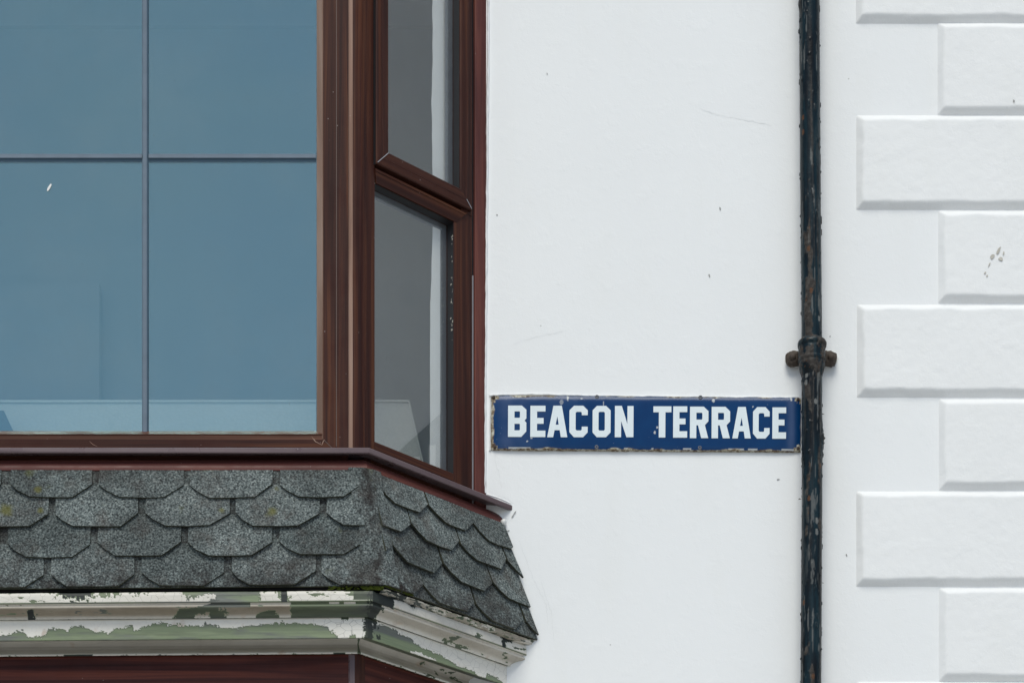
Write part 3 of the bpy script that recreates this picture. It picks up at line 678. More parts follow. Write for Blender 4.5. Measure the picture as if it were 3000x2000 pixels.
# moss along the eave and by the corner
random.seed(9)
def moss(px0, px1, n, d, dens):
    bm = bmesh.new()
    for i in range(n):
        t = random.random() ** dens; x = px0 + (px1 - px0) * t; c = pt(x, 1722 + random.uniform(-5, 4) + (1100 - min(x, 1100)) * 0.007, d)
        if x > 1124: c = Vector(f2m((x - 1124) / 449 * 1.0, 1.0))
        r = random.uniform(0.001, 0.0042)
        mt = Matrix.Translation(c) @ Matrix.Diagonal((random.uniform(1, 2.2), 1, random.uniform(.6, 1), 1))
        bmesh.ops.create_icosphere(bm, subdivisions=1, radius=r, matrix=mt)
    for v in bm.verts: v.co += Vector((random.uniform(-1, 1), random.uniform(-1, 1), random.uniform(-1, 1))) * 0.0009
    me = bpy.data.meshes.new("moss"); bm.to_mesh(me); bm.free()
    o = obj("moss", me, MOSS, roof); o["kind"] = "stuff"
_f2, _n2 = patch(2); f2m = lambda a, b: tuple(_f2(min(1, a), b) + _n2 * 0.004)
moss(960, 1200, 120, 0.424, 0.8); moss(1060, 1150, 60, 0.424, 1.0)
ragged("mortar_line", [(1476, 1545), (1495, 1600), (1512, 1650), (1524, 1700), (1540, 1760), (1556, 1815), (1570, 1868)], 3.4, WHITECHIP, roof, 0.004, 4, 5)
bm = bmesh.new(); bmesh.ops.create_icosphere(bm, subdivisions=3, radius=0.0085)
for v in bm.verts: v.co *= 0.9 + 0.25 * float(vnoise(v.co.x * 200 + 5, v.co.z * 200 + v.co.y * 90)); v.co.z *= 1.1
me = bpy.data.meshes.new("sealant_blob"); bm.to_mesh(me); bm.free()
sb = obj("sealant_blob", me, WHITECHIP, roof, True); sb.location = pt(1475, 1529, 0.008)

# ------------------------------------------------------------------ peeling cornice under the roof
corn = thing("cornice", "old cornice with peeling white paint over green, under the shingle roof", "cornice")
def outline(p):
    # shadow at the broken edge of the white coat, painted in dark
    wh = p < 0.4; near = np.zeros_like(wh)
    for a, b in ((1, 0), (-1, 0), (0, 1), (0, -1)): near |= np.roll(np.roll(wh, a, 0), b, 1)
    return np.where(near & ~wh, np.maximum(p, 1.55), p)
def interp_mask(x, pts): a = np.array(pts, float); return np.interp(x, a[:, 0], a[:, 1])
def mould(name, prof, fmask_front, fmask_side, thick=0.0012):
    """prof: dense list of (o, z) at the corner; builds front and right side at 2 mm, left side coarse"""
    prof = np.array(prof); seg = np.r_[0, np.cumsum(np.hypot(*np.diff(prof, axis=0).T))]
    nv = max(6, int(seg[-1] / 0.0016)); sv = np.linspace(0, seg[-1], nv); O = np.interp(sv, seg, prof[:, 0]); Z = np.interp(sv, seg, prof[:, 1])
    V = sv / seg[-1]
    xs = np.r_[np.linspace(2 * XM - XC, -0.12, 30)[:-1], np.arange(-0.12, XC, 0.0020), XC]
    # front
    w_ = (xs - (2 * XM - XC)) / (2 * (XC - XM))
    X = (2 * XM - XC - 0.4142 * O)[None, :] + w_[:, None] * (2 * (XC - XM) + 0.8284 * O)[None, :]
    VV = np.broadcast_to(V[None, :], X.shape)
    paint, dirt, crack = fmask_front(X, VV)
    paint = outline(paint)
    wav = (fbm(X * 5, VV * 2, 3) - 0.5) * 0.0016
    Oo = O[None, :] + thick * (1 - np.clip(paint, 0, 1)) + (fbm(X * 120, VV * 30, 9) - .5) * .0005 + wav
    dz = -TILT * np.clip(1.10 - X, 0, 2.2)
    P = np.stack([X, -D0 - Oo, Z[None, :] + dz], -1)
    grid_mesh(name, P, PEEL, corn, {"paint": paint, "dirt": dirt, "crack": crack}, smooth=True)
    # right side: from corner to the wall
    ts = np.r_[np.linspace(0, 1, 330)]
    xc = XC + 0.4142 * O; xw_ = XC + D0 + 1.4142 * O; dd = D0 + O
    U = ts[:, None] * np.ones_like(O)[None, :]; VV = np.broadcast_to(V[None, :], U.shape)
    paint, dirt, crack = fmask_side(U, VV)
    paint = outline(paint)
    ex = thick * (1 - np.clip(paint, 0, 1)) + (fbm(U * 70, VV * 30, 19) - .5) * .0005
    X = xc[None, :] + U * (xw_ - xc)[None, :] + ex * .707; Y = -dd[None, :] * (1 - U) - ex * .707
    P = np.stack([X, Y, Z[None, :] + 0 * U], -1)
    sdn = grid_mesh(name, P, PEEL, corn, {"paint": paint, "dirt": dirt, "crack": crack}, smooth=True)
    # left side, plain (out of frame)
    ts = np.linspace(0, 1, 20); U = ts[:, None] * np.ones_like(O)[None, :]
    X = 2 * XM - (xc[None, :] + U * (xw_ - xc)[None, :]); Y = -dd[None, :] * (1 - U)
    z0 = np.zeros_like(U)
    grid_mesh(name, np.stack([X, Y, Z[None, :] - TILT * 2.2 + 0 * U], -1), PEEL, corn, {"paint": z0, "dirt": z0 + .3, "crack": z0}, smooth=True, flip=True)
def ox(X): return 1.5 + (X - 1.5) * 1.049      # metres on the front -> photo x / 1000 (for the traced paint edges)
def cell(x, y, s): return TAB[(np.floor(x).astype(int) + s * 7) & 255, (np.floor(y).astype(int) + s * 3) & 255]
def frag(X, V, s, amp): return (0.55 * (cell(X * 165 + fbm(X * 60, V * 9, s) * 2, V * 11 + fbm(X * 50, V * 9, s + 4) * 2, s) - 0.5) + (fbm(X * 38, V * 7, s, 5) - 0.5) + 0.45 * (fbm(X * 140, V * 22, s + 50, 3) - 0.5)) * amp * 1.25
Z_ = lambda py, o: zof(py, D0 + o)
# crown: fillet + groove + ogee
crown = [(0.060, Z_(1728, .06)), (0.083, Z_(1730, .083)), (0.086, Z_(1737, .086)), (0.0865, Z_(1760, .0865)), (0.079, Z_(1763, .079)), (0.079, Z_(1767, .079)), (0.083, Z_(1769, .083)), (0.0828, Z_(1774, .083)),
         (0.077, Z_(1779, .077)), (0.069, Z_(1785, .069)), (0.062, Z_(1791, .062)), (0.0565, Z_(1797, .0565)), (0.0535, Z_(1802, .0535)), (0.0525, Z_(1806, .0525)), (0.046, Z_(1807, .046))]
def crown_front(X, V):
    x = ox(X); r1 = frag(X, V, 1, 0.16); r2 = frag(X * 1.3, V, 6, 0.30)
    fil = (V < 0.47)
    ftop = interp_mask(x + r1 * .25, [(-2, .10), (0, .16), (.03, .18), (.06, .12), (.165, .13), (.176, .30), (.21, .40), (.268, .38), (.275, .25), (.34, .32), (.37, .14), (.41, .30), (.43, .12), (.53, .12), (.56, .34), (.60, .30), (.632, .30), (.640, .60), (.758, .60), (.763, .14), (.823, .16), (.828, .60), (.840, .60), (.846, .10), (1.02, .12), (1.03, .26), (1.3, .26)])
    pf = np.where(V < ftop + r2 * .6, 1.25, 0.0)
    pf = np.where((x > .175) & (x < .27) & (V < ftop + r2 * .6 - .02), 2.0, pf); pf = np.where((x > .825) & (x < .842), 2.0, pf)
    pf = np.where((x > .637 + r1 * .1) & (x < .760 + r1 * .1), 1.0 + 0.35 * (V < .30), pf)
    pf = np.where((x > 1.036) & (V > .18 + r2 * .3) & (V < .42), 1.75, pf)
    edge_r = interp_mask(V + r2 * .12, [(.5, .618), (.60, .610), (.68, .530), (.80, .525), (.88, .515), (1, .50)]) + r1 * .12
    og = np.where(x > edge_r, 1.0, 0.0)
    w2 = (V > interp_mask(x + r1 * .2, [(.56, 1.1), (.575, .92), (.595, .78), (.610, .80), (.613, 1.1)]) + r2 * .1); og = np.where(w2 & (x > .56) & (x < .615), 0.0, og)
    w3 = (x > .650 + r1 * .2 + np.clip((V - .7), 0, 1) * .06) & (x < .852 + r1 * .06); hole = (x > .748) & (x < .812 + r1 * .15) & (V > interp_mask(x, [(.74, .95), (.76, .82), (.79, .74), (.80, .74), (.815, .80)]) + r2 * .08)
    top3 = (x < .735) & (V < .64); og = np.where(w3 & ~hole & ~top3 & (V > .50), 0.0, og)
    strip = (x > .740 + r1 * .1) & (x < .836 + r1 * .1) & (V > .50) & (V < .60); og = np.where(strip, 0.0, og)
    og = np.where((x > .965) & (x < .995) & (V > .48) & (V < .56), 0.0, og); og = np.where((x > 1.008) & (x < 1.043) & (V > .48) & (V < .58), 0.0, og)
    og = np.where((x > .080) & (x < .100 + r1 * .2) & (V > .68 + r2 * .2) & (V < .98), 2.0, og)
    og = np.where((og >= 1) & (og < 1.9), 1.25 + 0.45 * sstep(.55, .75, V), og)
    p = np.where(fil, pf, og); p = np.where(x > 1.085 + r2 * .1, 1.9, p)
    p = np.where((V > .44) & (V < .475), np.maximum(p, 1.3), p); p = np.where(V > .965 + r1 * .2, 1.85, p)
    ch = (fbm(X * 26, V * 10, 31) > 0.745) & (V > .12); p = np.where(ch, np.maximum(p, 1.4), p)
    d = 0.20 + 0.75 * sstep(.50, .66, V) * (1 - sstep(.84, .97, V)) + (fbm(X * 3, V * 2, 8) - .5) * .35
    return p, np.clip(d, 0, 1), np.where(fil, 0.5, 0.15) + 0 * X
def crown_side(U, V):
    r1 = frag(U * .6, V, 21, .10); r2 = frag(U * .8, V, 26, .25)
    top = interp_mask(U + r1 * .3, [(0, .5), (.12, .5), (.13, .26), (.2, .18), (.26, .30), (.3, .14), (.5, .12), (.8, .12), (.83, .16), (.835, .46), (.86, .46), (.865, .34), (.92, .20), (.93, .12), (1, .14)])
    p = np.where(V < top + r2 * .12, 2.0, 0.0)
    p = np.where((V >= top + r2 * .12) & (V < top + .05 + r2 * .12) & (U > .15) & (U < .8), 0.3, p)
    p = np.where((U < .055 + r1 * .5), 1.95, p)
    p = np.where(V > .965 + r1 * .2, 1.85, p); p = np.where((V > .445) & (V < .470), np.maximum(p, .75), p)
    p = np.where(((fbm(U * 16, V * 7, 33) > .70) & (U > .5) & (V > .3)), 1.6, p)
    d = 0.22 + 0.45 * sstep(.50, .66, V) * (1 - sstep(.80, .95, V)) + (fbm(U * 4, V * 2, 18) - .5) * .4 + .5 * ((V > .43) & (V < .48))
    return p, np.clip(d, 0, 1), 0.25 + 0 * U
mould("crown_moulding", crown, crown_front, crown_side)
fas = [(0.0440, Z_(1807.0, .044)), (0.0450, Z_(1808.5, .045)), (0.0450, Z_(1866, .045)), (0.0440, Z_(1868, .044)), (0.030, Z_(1868.5, .030)), (-0.01, Z_(1869, -.01))]
FB = [(-3, .6), (0, .68), (.03, .67), (.045, .53), (.064, .50), (.071, .63), (.081, .80), (.13, .73), (.138, .45), (.178, .43), (.196, .58), (.208, .36), (.236, .32), (.255, .44), (.281, .58), (.297, .55), (.315, .66), (.332, .42), (.361, .42), (.385, .30), (.391, .57), (.404, .47), (.425, .38), (.446, .22), (.474, .17), (.489, .30), (.51, .24), (.535, .31), (.56, .36), (.595, .30), (.599, .15), (.617, .30), (.655, .44), (.69, .45), (.72, .36), (.765, .31), (.80, .25), (.808, .22), (.816, .33), (.823, .18), (.833, .28), (.89, .31), (.93, .30), (.94, .38), (.957, .42), (.965, .62), (.98, .70), (.989, .92), (.992, 1.2), (1.02, 1.2), (1.024, .82), (1.040, .82), (1.043, 1.2), (1.3, 1.2)]
FL = 58 / (58 + 1.8 + 14.5 + 40)     # share of the profile that is the visible face (rest is underside)
def fas_front(X, V):
    x = ox(X); v = V / 0.525; r = frag(X * 1.6, V * 3, 41, .16)
    p = np.where(v > interp_mask(x, FB) + r, 1.0, 0.0)
    p = np.where((x > 1.064 + r * .08) , 1.9, p)
    p = np.where((x > .992) & (x < 1.02) & (v < .10 + r * .4) & (x > .998), 1.8, p)
    bare = sstep(.48, .62, fbm(X * 6, V * 5, 44)) * sstep(.45, .75, v) * ((x > .13) & (x < .70))
    p = np.where((p == 1.0), 1.0 + .30 * bare, p); p = np.where(v > .975 + r * .2, 1.7, p)  # lower edge: dirty lip with its shadow line painted in
    d = .03 + .12 * sstep(.5, .7, fbm(X * 5, V, 45)) + 0 * X
    return p, np.clip(d, 0, 1), 0.10 + 0.6 * sstep(.85, 1.0, x)
def fas_side(U, V):
    v = V / 0.525; r = frag(U * .7, V * 3, 51, .16)
    up = interp_mask(U, [(0, .55), (.06, .2), (.10, .12), (.20, .14), (.21, .28), (.31, .32), (.33, .50), (.45, .56), (.52, .58), (.55, .66), (.60, .72), (.64, .86), (.70, .80), (.76, .82), (.79, 1.1), (.84, 1.1), (.85, .72), (.93, .74), (.985, .95), (1, 1.1)])
    lo = interp_mask(U, [(0, 1.1), (.28, 1.1), (.30, .86), (.36, .80), (.42, .86), (.48, .90), (.5, 1.1), (1, 1.1)])
    p = np.where((v > up + r * .7) & (v < lo + r * .6), 1.0, 0.0)
    p = np.where((U < .035 + r * .2) | ((U < .09) & (fbm(U * 40, V * 9, 55) > .58)), 1.9, p); p = np.where(v > .97 + r * .2, 1.6, p)  # same dirty lip and painted shadow line along the bottom
    d = .05 + 0 * U
    return p, d, 0.4 + 0 * U
mould("fascia_board", fas, fas_front, fas_side)
bed = [(-0.012, Z_(1860, -.012)), (-0.024, Z_(1870, -.024)), (-0.031, Z_(1878, -.031)), (-0.034, Z_(1886, -.034)), (-0.031, Z_(1895, -.031)), (-0.024, Z_(1903, -.024)), (-0.020, Z_(1908, -.020)), (-0.0185, Z_(1909, -.0185)), (-0.0185, Z_(1913, -.0185)), (-0.026, Z_(1914, -.026)), (-0.045, Z_(1914, -.045))]
def bed_front(X, V):
    x = ox(X); r = frag(X * 1.5, V, 61, .12); p = np.zeros_like(X)
    low = V > .66
    p = np.where(low & (((x > .172 + r * .1) & (x < .262 + r * .1)) | ((x > .972) & (x < 1.006)) | (V + r * 1.4 > .76) ), 1.9, p)
    p = np.where(x > 1.043, 1.5, p)
    d = np.where(V > .63, .10, .58) + (fbm(X * 4, V * 4, 64) - .5) * .3
    return p, np.clip(d, 0, 1), 0.05 + 0 * X
def bed_side(U, V):
    r = frag(U * .6, V, 71, .14); p = np.where((V > .64) & (V + r * 1.4 > .74), 1.8, 0.0); p = np.where(U < .012, 1.6, p)
    p = np.where((fbm(U * 14, V * 5, 75) > .70) & (U > .45), 1.6, p)
    d = np.where(V > .63, .10, .55) + (fbm(U * 6, V * 4, 74) - .5) * .5
    return p, np.clip(d, 0, 1), 0.1 + 0 * U
mould("bed_moulding", bed, bed_front, bed_side)

for sg_ in (1, -1):
    ts = np.linspace(0, 1, 300); rr_ = [(1.137, .415, 1.5655, 4.7265), (1.1345, .412, 1.562, 4.7225), (1.132, .409, 1.558, 4.7165), (1.128, .405, 1.551, 4.7145), (1.10, .38, 1.50, 4.7135)]
    U, V = np.meshgrid(ts, np.linspace(0, 1, 17), indexing='ij'); ra = np.array(rr_); vi = np.linspace(0, 1, 5)
    xc_, d_, xw_2, z_ = (np.interp(V, vi, ra[:, i]) for i in range(4))
    jag = (fbm(U * 45, V * 3, 101) - .5) * .004
    X = xc_ + U * (xw_2 - xc_) + jag * .7; Y = -d_ * (1 - U) - jag * .7; Zs = z_ + (fbm(U * 30, V * 0, 102) - .5) * .004
    pp = np.where((U < .16) & (fbm(U * 30, V * 4, 103) > .42), 1.9, np.where(fbm(U * 40, V * 5, 104) > .60, 1.7, 0.0))
    if sg_ < 0: X = 2 * XM - X
    grid_mesh("eave_strip", np.stack([X, Y, Zs], -1), PEEL, corn, {"paint": pp, "dirt": .35 + .5 * (fbm(U * 12, V * 2, 105) > .5), "crack": U * 0 + 1}, flip=(sg_ < 0))

# ------------------------------------------------------------------ lower bay, only its top boards show
low = thing("lower_bay", "red-brown boarded head of the ground floor bay below the peeling cornice", "bay front")
mb = MB(); r0 = ring(-0.030, 4.581); r1 = ring(-0.030, 3.95); sweep(mb, [r0, r1]); sweep(mb, [ring(-0.07, 4.583), r0])
mb.build("head_board", WOODRED, low)
mb = MB(); o_ = -0.030
mb.poly([(1.0425, -D0 - o_ - .004, 3.95), (1.0560, -D0 - o_ - .0045, 3.95), (1.0560, -D0 - o_ - .0045, 4.58), (1.0425, -D0 - o_ - .004, 4.58)], [(0, 0), (0, .02), (.7, .02), (.7, 0)])
mb.poly([(1.0380, -D0 - o_, 3.95), (1.0425, -D0 - o_ - .004, 3.95), (1.0425, -D0 - o_ - .004, 4.58), (1.0380, -D0 - o_, 4.58)])
mb.poly([(1.0560, -D0 - o_ - .0045, 3.95), (1.0680, -D0 - o_ - .0035, 3.95), (1.0680, -D0 - o_ - .0035, 4.58), (1.0560, -D0 - o_ - .0045, 4.58)], [(0, .03), (0, .05), (.7, .05), (.7, .03)], 1)
mb.poly([(1.0680, -D0 - o_ - .0035, 3.95), (1.0840, -D0 - o_ + .014, 3.95), (1.0840, -D0 - o_ + .014, 4.58), (1.0680, -D0 - o_ - .0035, 4.58)], [(0, .06), (0, .08), (.7, .08), (.7, .06)], 1)
mb.build("corner_strip", [SILL, WOOD], low)
mb = MB(); sweep(mb, [ring(-0.032, 3.95), ring(-0.032, 2.2)]); mb.build("pane", GLASS, low)
mb = MB(); sweep(mb, [ring(-0.02, 2.2), ring(0.0, 2.2), ring(0.0, 0.13)]); mb.build("stall_riser", WALL, low)

# ------------------------------------------------------------------ street sign
sign = thing("street_sign", "blue enamel street name plate with white block capitals beside the drainpipe", "street sign")
SCX, SCZ = pt(1892.5, 1243.7).x, pt(1892.5, 1243.7).z
sign.location = (SCX, -0.002, SCZ); sign.rotation_euler = (0, R(0.36), 0)
SW, SH = 0.907, 0.1590
nx, nz = 454, 100
X, Z = np.meshgrid(np.linspace(-SW / 2, SW / 2, nx), np.linspace(-SH / 2, SH / 2, nz), indexing='ij')
wob = (fbm(X * 30, Z * 30, 90) - .5)
ed = np.minimum(np.minimum(X + SW / 2, SW / 2 - X), np.minimum(Z + SH / 2, SH / 2 - Z))
dx = np.minimum(X + SW / 2, SW / 2 - X); dzz = np.minimum(Z + SH / 2, SH / 2 - Z)
hgt = 0.0105 - 0.0055 * np.exp(-dx / 0.020) - 0.0040 * np.exp(-dzz / 0.010) + (fbm(X * 6, Z * 8, 97) - .5) * .0016
rim = np.where(ed < 1e-6, 0.0, hgt)
xx = X * 1; edj = (SW * 0); Xj = X + np.where(ed < .004, (fbm(X * 60, Z * 60, 93) - .5) * .003, 0); Zj = Z + np.where(ed < .004, (fbm(X * 60, Z * 60, 95) - .5) * .003, 0)
thr = 0.0002 + 0.010 * np.clip(fbm(X * 22, Z * 22, 91) - .46, 0, 1) * 2 + 0.0048 * (X < -SW / 2 + .02) + .0022 * (Z < -SH / 2 + .012)
for cx_ in (-1, 1):
    for cz_ in (-1, 1):
        dc = np.hypot(X - cx_ * (SW / 2 - .008), Z - cz_ * (SH / 2 - .008)); thr = np.maximum(thr, .012 * (dc < .012 + wob * .008))
thr = np.where((Z > 0) & (fbm(X * 9, Z * 0, 99) < .42), thr * .45, thr)
rust = sstep(-.0012, .0012, thr - ed)
chip = np.zeros_like(X)
for px, py, a, b in ((1663, 1171, 4, 20), (1503, 1164, 3, 7), (2089, 1178, 5, 8), (2317, 1170, 4, 14), (1645, 1183, 8, 14), (1918, 1272, 4, 8), (1925, 1257, 4, 5), (1767, 1186, 1.5, 10), (1703, 1172, 5, 4), (2204, 1196, 3, 4), (1545, 1297, 3, 4), (1557, 1288, 4, 3)):
    lx, lz = px / 1000 - SCX, pt(px, py).z - SCZ; lz += 0.0063 * lx
    chip = np.maximum(chip, (((X - lx) / (a / 1000 * .75)) ** 2 + ((Z - lz) / (b / 1000 * .62)) ** 2 < 1 + wob * 1.4) * (0.85 if (a, b) != (8, 14) else .45))
chip = np.maximum(chip, (Z < -SH / 2 + .0075) * (Z > -SH / 2 + .003) * (fbm(X * 14, Z * 0 + 3, 94) > .50) * .8)
fade_sheen = .55 * np.exp(-((X + .41) / .020) ** 2) * fbm(X * 18, Z * 18, 96) + .5 * np.exp(-((X - .425) / .012) ** 2) + .45 * (fbm(X * 7, Z * 9, 98) - .45).clip(0, 1) * np.exp(-((X + .36) / .10) ** 2) * 2  # fading, plus reflections of the bent edges painted pale
fade_sheen = np.clip(fade_sheen + .35 * np.exp(-(SH / 2 - Z) / .012) * (X < -.2), 0, .8)
grid_mesh("plate", np.stack([Xj, -rim, Zj], -1), ENAMEL, sign, {"rust": rust, "chip": chip, "fade_sheen": fade_sheen})
def scale_x(pts, a0, a1, b0, b1, dy): return [(b0 + (x - a0) * (b1 - b0) / (a1 - a0), y + dy) for x, y in pts]
B_ = ([(198, 209), (288, 209), (318, 236), (318, 293), (306, 307), (318, 321), (318, 378), (285, 414), (198, 414)], [[(240, 247), (272, 247), (276, 251), (276, 285), (272, 289), (240, 289)], [(240, 328), (272, 328), (276, 332), (276, 367), (272, 371), (240, 371)]])
E_ = ([(344, 210), (443, 210), (443, 248), (388, 248), (388, 290), (431, 290), (431, 328), (388, 328), (388, 373), (443, 373), (443, 415), (344, 415)], [])
A_ = ([(495, 210), (550, 210), (587, 416), (544, 416), (537, 370), (503, 370), (494, 416), (455, 416)], [[(521, 280), (530, 334), (510, 334)]])
C_ = ([(600, 240), (630, 210), (690, 210), (720, 240), (720, 272), (681, 272), (681, 256), (675, 250), (648, 250), (641, 257), (641, 365), (648, 372), (675, 372), (681, 366), (681, 347), (720, 347), (720, 385), (690, 416), (630, 416), (600, 383)], [])
O_ = ([(752, 240), (780, 211), (840, 211), (870, 240), (870, 385), (840, 416), (780, 416), (752, 385)], [[(791, 256), (797, 250), (826, 250), (832, 256), (832, 367), (826, 373), (797, 373), (791, 367)]])
N_ = ([(898, 211), (943, 211), (980, 330), (980, 212), (1020, 212), (1020, 416), (974, 416), (939, 310), (939, 416), (898, 416)], [])
T_ = ([(1150, 214), (1268, 214), (1268, 253), (1229, 253), (1229, 418), (1186, 418), (1186, 253), (1150, 253)], [])
R_ = ([(1390, 216), (1480, 216), (1511, 246), (1511, 312), (1488, 337), (1510, 422), (1464, 422), (1443, 338), (1432, 338), (1432, 422), (1390, 422)], [[(1432, 256), (1467, 256), (1471, 260), (1471, 297), (1467, 301), (1432, 301)]])
def tr(Lt, a0, a1, b0, b1, dy): return (scale_x(Lt[0], a0, a1, b0, b1, dy), [scale_x(h, a0, a1, b0, b1, dy) for h in Lt[1]])
LET = [B_, E_, A_, C_, O_, N_, T_, tr(E_, 344, 443, 1280, 1372, 4), R_, tr(R_, 1390, 1511, 1532, 1653, 1), tr(A_, 455, 587, 1668, 1789, 8), tr(C_, 600, 720, 1803, 1912, 9), tr(E_, 344, 443, 1930, 2020, 11)]
dg = bpy.context.evaluated_depsgraph_get()
for outer, holes in LET:
    cu = bpy.data.curves.new("letter", 'CURVE'); cu.dimensions = '2D'; cu.fill_mode = 'BOTH'; cu.extrude = 0.0004
    for loop in [outer] + holes:
        sp = cu.splines.new('POLY'); sp.points.add(len(loop) - 1); sp.use_cyclic_u = True
        for i, (x, y) in enumerate(loop):
            lx = (x / 2.24 + 1400 - 1892.5) / 1000; lz = -((y / 2.24 + 1100) - 1243.7) / 1000 + 0.0063 * lx
            sp.points[i].co = (lx, lz, 0, 1)
    tmp = bpy.data.objects.new("tmp", cu); COL.objects.link(tmp); dg.update()
    me = bpy.data.meshes.new_from_object(tmp.evaluated_get(dg)); bpy.data.objects.remove(tmp)
    me.transform(Matrix.Translation((0, -0.0112, 0)) @ Matrix.Rotation(R(90), 4, 'X')); me.name = "letter"; me.materials.clear()
    obj("letter", me, LETTER, sign)
def lathe(name, prof, mat, parent, seg=20, rough=0.0, axis='Y', seed=0):
    """prof: (radius, height) ; revolved about -y (towards the street) or z"""
    th = np.linspace(0, 2 * np.pi, seg, endpoint=False); pr = np.array(prof)
    T, I = np.meshgrid(th, np.arange(len(pr)), indexing='ij'); r = pr[I, 0]; h = pr[I, 1]
    r = r * (1 + rough * (fbm(np.cos(T) * 2 + 5 + I * .3, np.sin(T) * 2 + 9 + I * .37, seed) - .5))
    P = np.stack([r * np.cos(T), -h, r * np.sin(T)], -1) if axis == 'Y' else np.stack([r * np.cos(T), r * np.sin(T), h], -1)
    return grid_mesh(name, P, mat, parent, closed_u=True, flip=(axis == 'Y'))
SCREW = m_plain("dull_screw", (0.10, 0.105, 0.12), 0.45, 0.5, 0.4, 200)
for px, py in ((1748, 1166.5), (2051, 1168), (1748, 1313), (2050, 1315)):
    s_ = lathe("screw", [(0.0, 0.0085), (0.0018, 0.0082), (0.0022, 0.0096), (0.0052, 0.0098), (0.0062, 0.0085), (0.0064, 0.004)], SCREW, sign, 16); lx = px / 1000 - SCX
    s_.location = (lx, 0, pt(px, py).z - SCZ + .0063 * lx)
for px, py in ((1446, 1167), (1451, 1312), (2337, 1173), (2338, 1316)):
    s_ = lathe("nail", [(0.0, 0.0092), (0.003, 0.009), (0.0048, 0.0075), (0.005, 0.002)], RUST, sign, 12, .3); lx = px / 1000 - SCX
    s_.location = (lx, 0, pt(px, py).z - SCZ + .0063 * lx)
# old filler along the edges of the plate
ragged("old_paint_edge", [(1434, 1160), (1560, 1156), (1760, 1161), (2050, 1164), (2340, 1166)], 5.0, WALL, house, 0.007, 4, 11)
ragged("old_paint_edge", [(1437, 1165), (1435, 1240), (1436, 1320)], 3.5, WALL, house, 0.006, 4, 13)

# ------------------------------------------------------------------ drainpipe
pipe = thing("drainpipe", "flaking blue-black cast iron drainpipe running down the white wall", "drainpipe")
PD = 0.055
def pcx(z):                   # centre line wanders a little
    py = 5003 - (z - EYE) * 1000 * D / (D - PD)
    return pt(float(np.interp(py, [-2000, 0, 500, 1000, 1500, 2000, 4000], [2366, 2371, 2374, 2378.5, 2379, 2375.5, 2370])), 0, PD).x
zs = np.r_[np.linspace(0.3, 4.3, 60), np.arange(4.32, 6.90, 0.0023), np.linspace(6.92, 9.2, 40)]
nt_ = 84; th = np.linspace(0, 2 * np.pi, nt_, endpoint=False)
T, Zp = np.meshgrid(th, zs, indexing='ij')
# angle from the street-facing side, + to the right: surface coordinate in metres
ph = np.arctan2(np.cos(T), -np.sin(T)); S = ph * 0.031
PY = 5003 - (Zp - EYE) * 1000 * D / (D - PD)
cxs = np.array([pcx(z) for z in zs])[None, :]
sx, sy = np.cos(T), np.sin(T)
def pn(a, b, s, n=5): return fbm(ph / 6.2832 * a + 20, Zp * b, s, n)
bandL = interp_mask(PY, [(-500, -.3), (0, -.2), (480, -.1), (540, .35), (640, .6), (760, .8), (960, .9), (1000, .5), (1060, .1), (1120, .2), (1200, .5), (1300, .5), (1400, .40), (1460, .25), (1600, .1), (1800, .1), (2000, .35), (2400, .4)])
leftness = np.exp(-((S + 0.012) / 0.016) ** 2)
f0 = pn(10, 16, 3) * 0.9 + 0.42 * bandL * leftness + (0.18 * bandL if False else 0) + .05 * (PY > 1020) * (PY < 1500)
strk = fbm(ph / 6.2832 * 34 + 7, Zp * 2.2, 12, 4)
f1_ = sstep(.60, .66, strk) * .55
flake = np.clip(sstep(.66, .72, f0) + f1_, 0, 1)
crink = np.abs(fbm(ph / 6.2832 * 26 + 3, Zp * 70, 15, 3) - .5) * 2
rust = sstep(.80, .83, fbm(ph / 6.2832 * 34, Zp * 42, 17, 3)) * flake
for py_, s_ in ((355, -.026), (398, -.027), (742, -.010), (865, -.004), (1372, .026), (1470, -.012), (1770, -.029), (1990, .004)):
    rust = np.maximum(rust, (((S - s_) / .005) ** 2 + ((PY - py_) / 8) ** 2 < 1) * .9)
light = sstep(.70, .76, fbm(ph / 6.2832 * 30 + 11, Zp * 11, 19, 4)) * .65
light = np.maximum(light, .6 * sstep(.56, .66, fbm(ph / 6.2832 * 22, Zp * 22, 23)) * ((PY > 1440) & (PY < 1720)) * np.exp(-((S) / .018) ** 2))
for py_, s_ in ((1108, -.020), (1130, -.022), (1535, .012), (1568, .013), (943, .022), (1188, .008)):
    light = np.maximum(light, (((S - s_) / .0055) ** 2 + ((PY - py_) / 9) ** 2 < 1 + (crink - .3)) * 1.0)
rad = 0.0300 + flake * (0.0006 + 0.0017 * crink * sstep(.6, .7, f0)) + (pn(16, 30, 25) - .5) * .0012
spk = sstep(.80, .84, fbm(ph / 6.2832 * 40, Zp * 46, 27, 2)); rad = rad + spk * .0022
bl = np.exp(-((PY - 1290) / 42) ** 2) * np.exp(-((ph - 1.35) / .35) ** 2); rad = rad + bl * .006 * (.5 + crink)       # curled flake on the right
bl2 = np.exp(-((PY - 15) / 14) ** 2) * np.exp(-((ph + 1.45) / .3) ** 2); rad = rad + bl2 * .005 * (.4 + crink)
P = np.stack([cxs + rad * sx, -PD + rad * sy, Zp], -1)
grid_mesh("pipe", P, PIPE, pipe, {"flake": flake, "rust": rust, "light": light}, closed_u=True, flip=False)
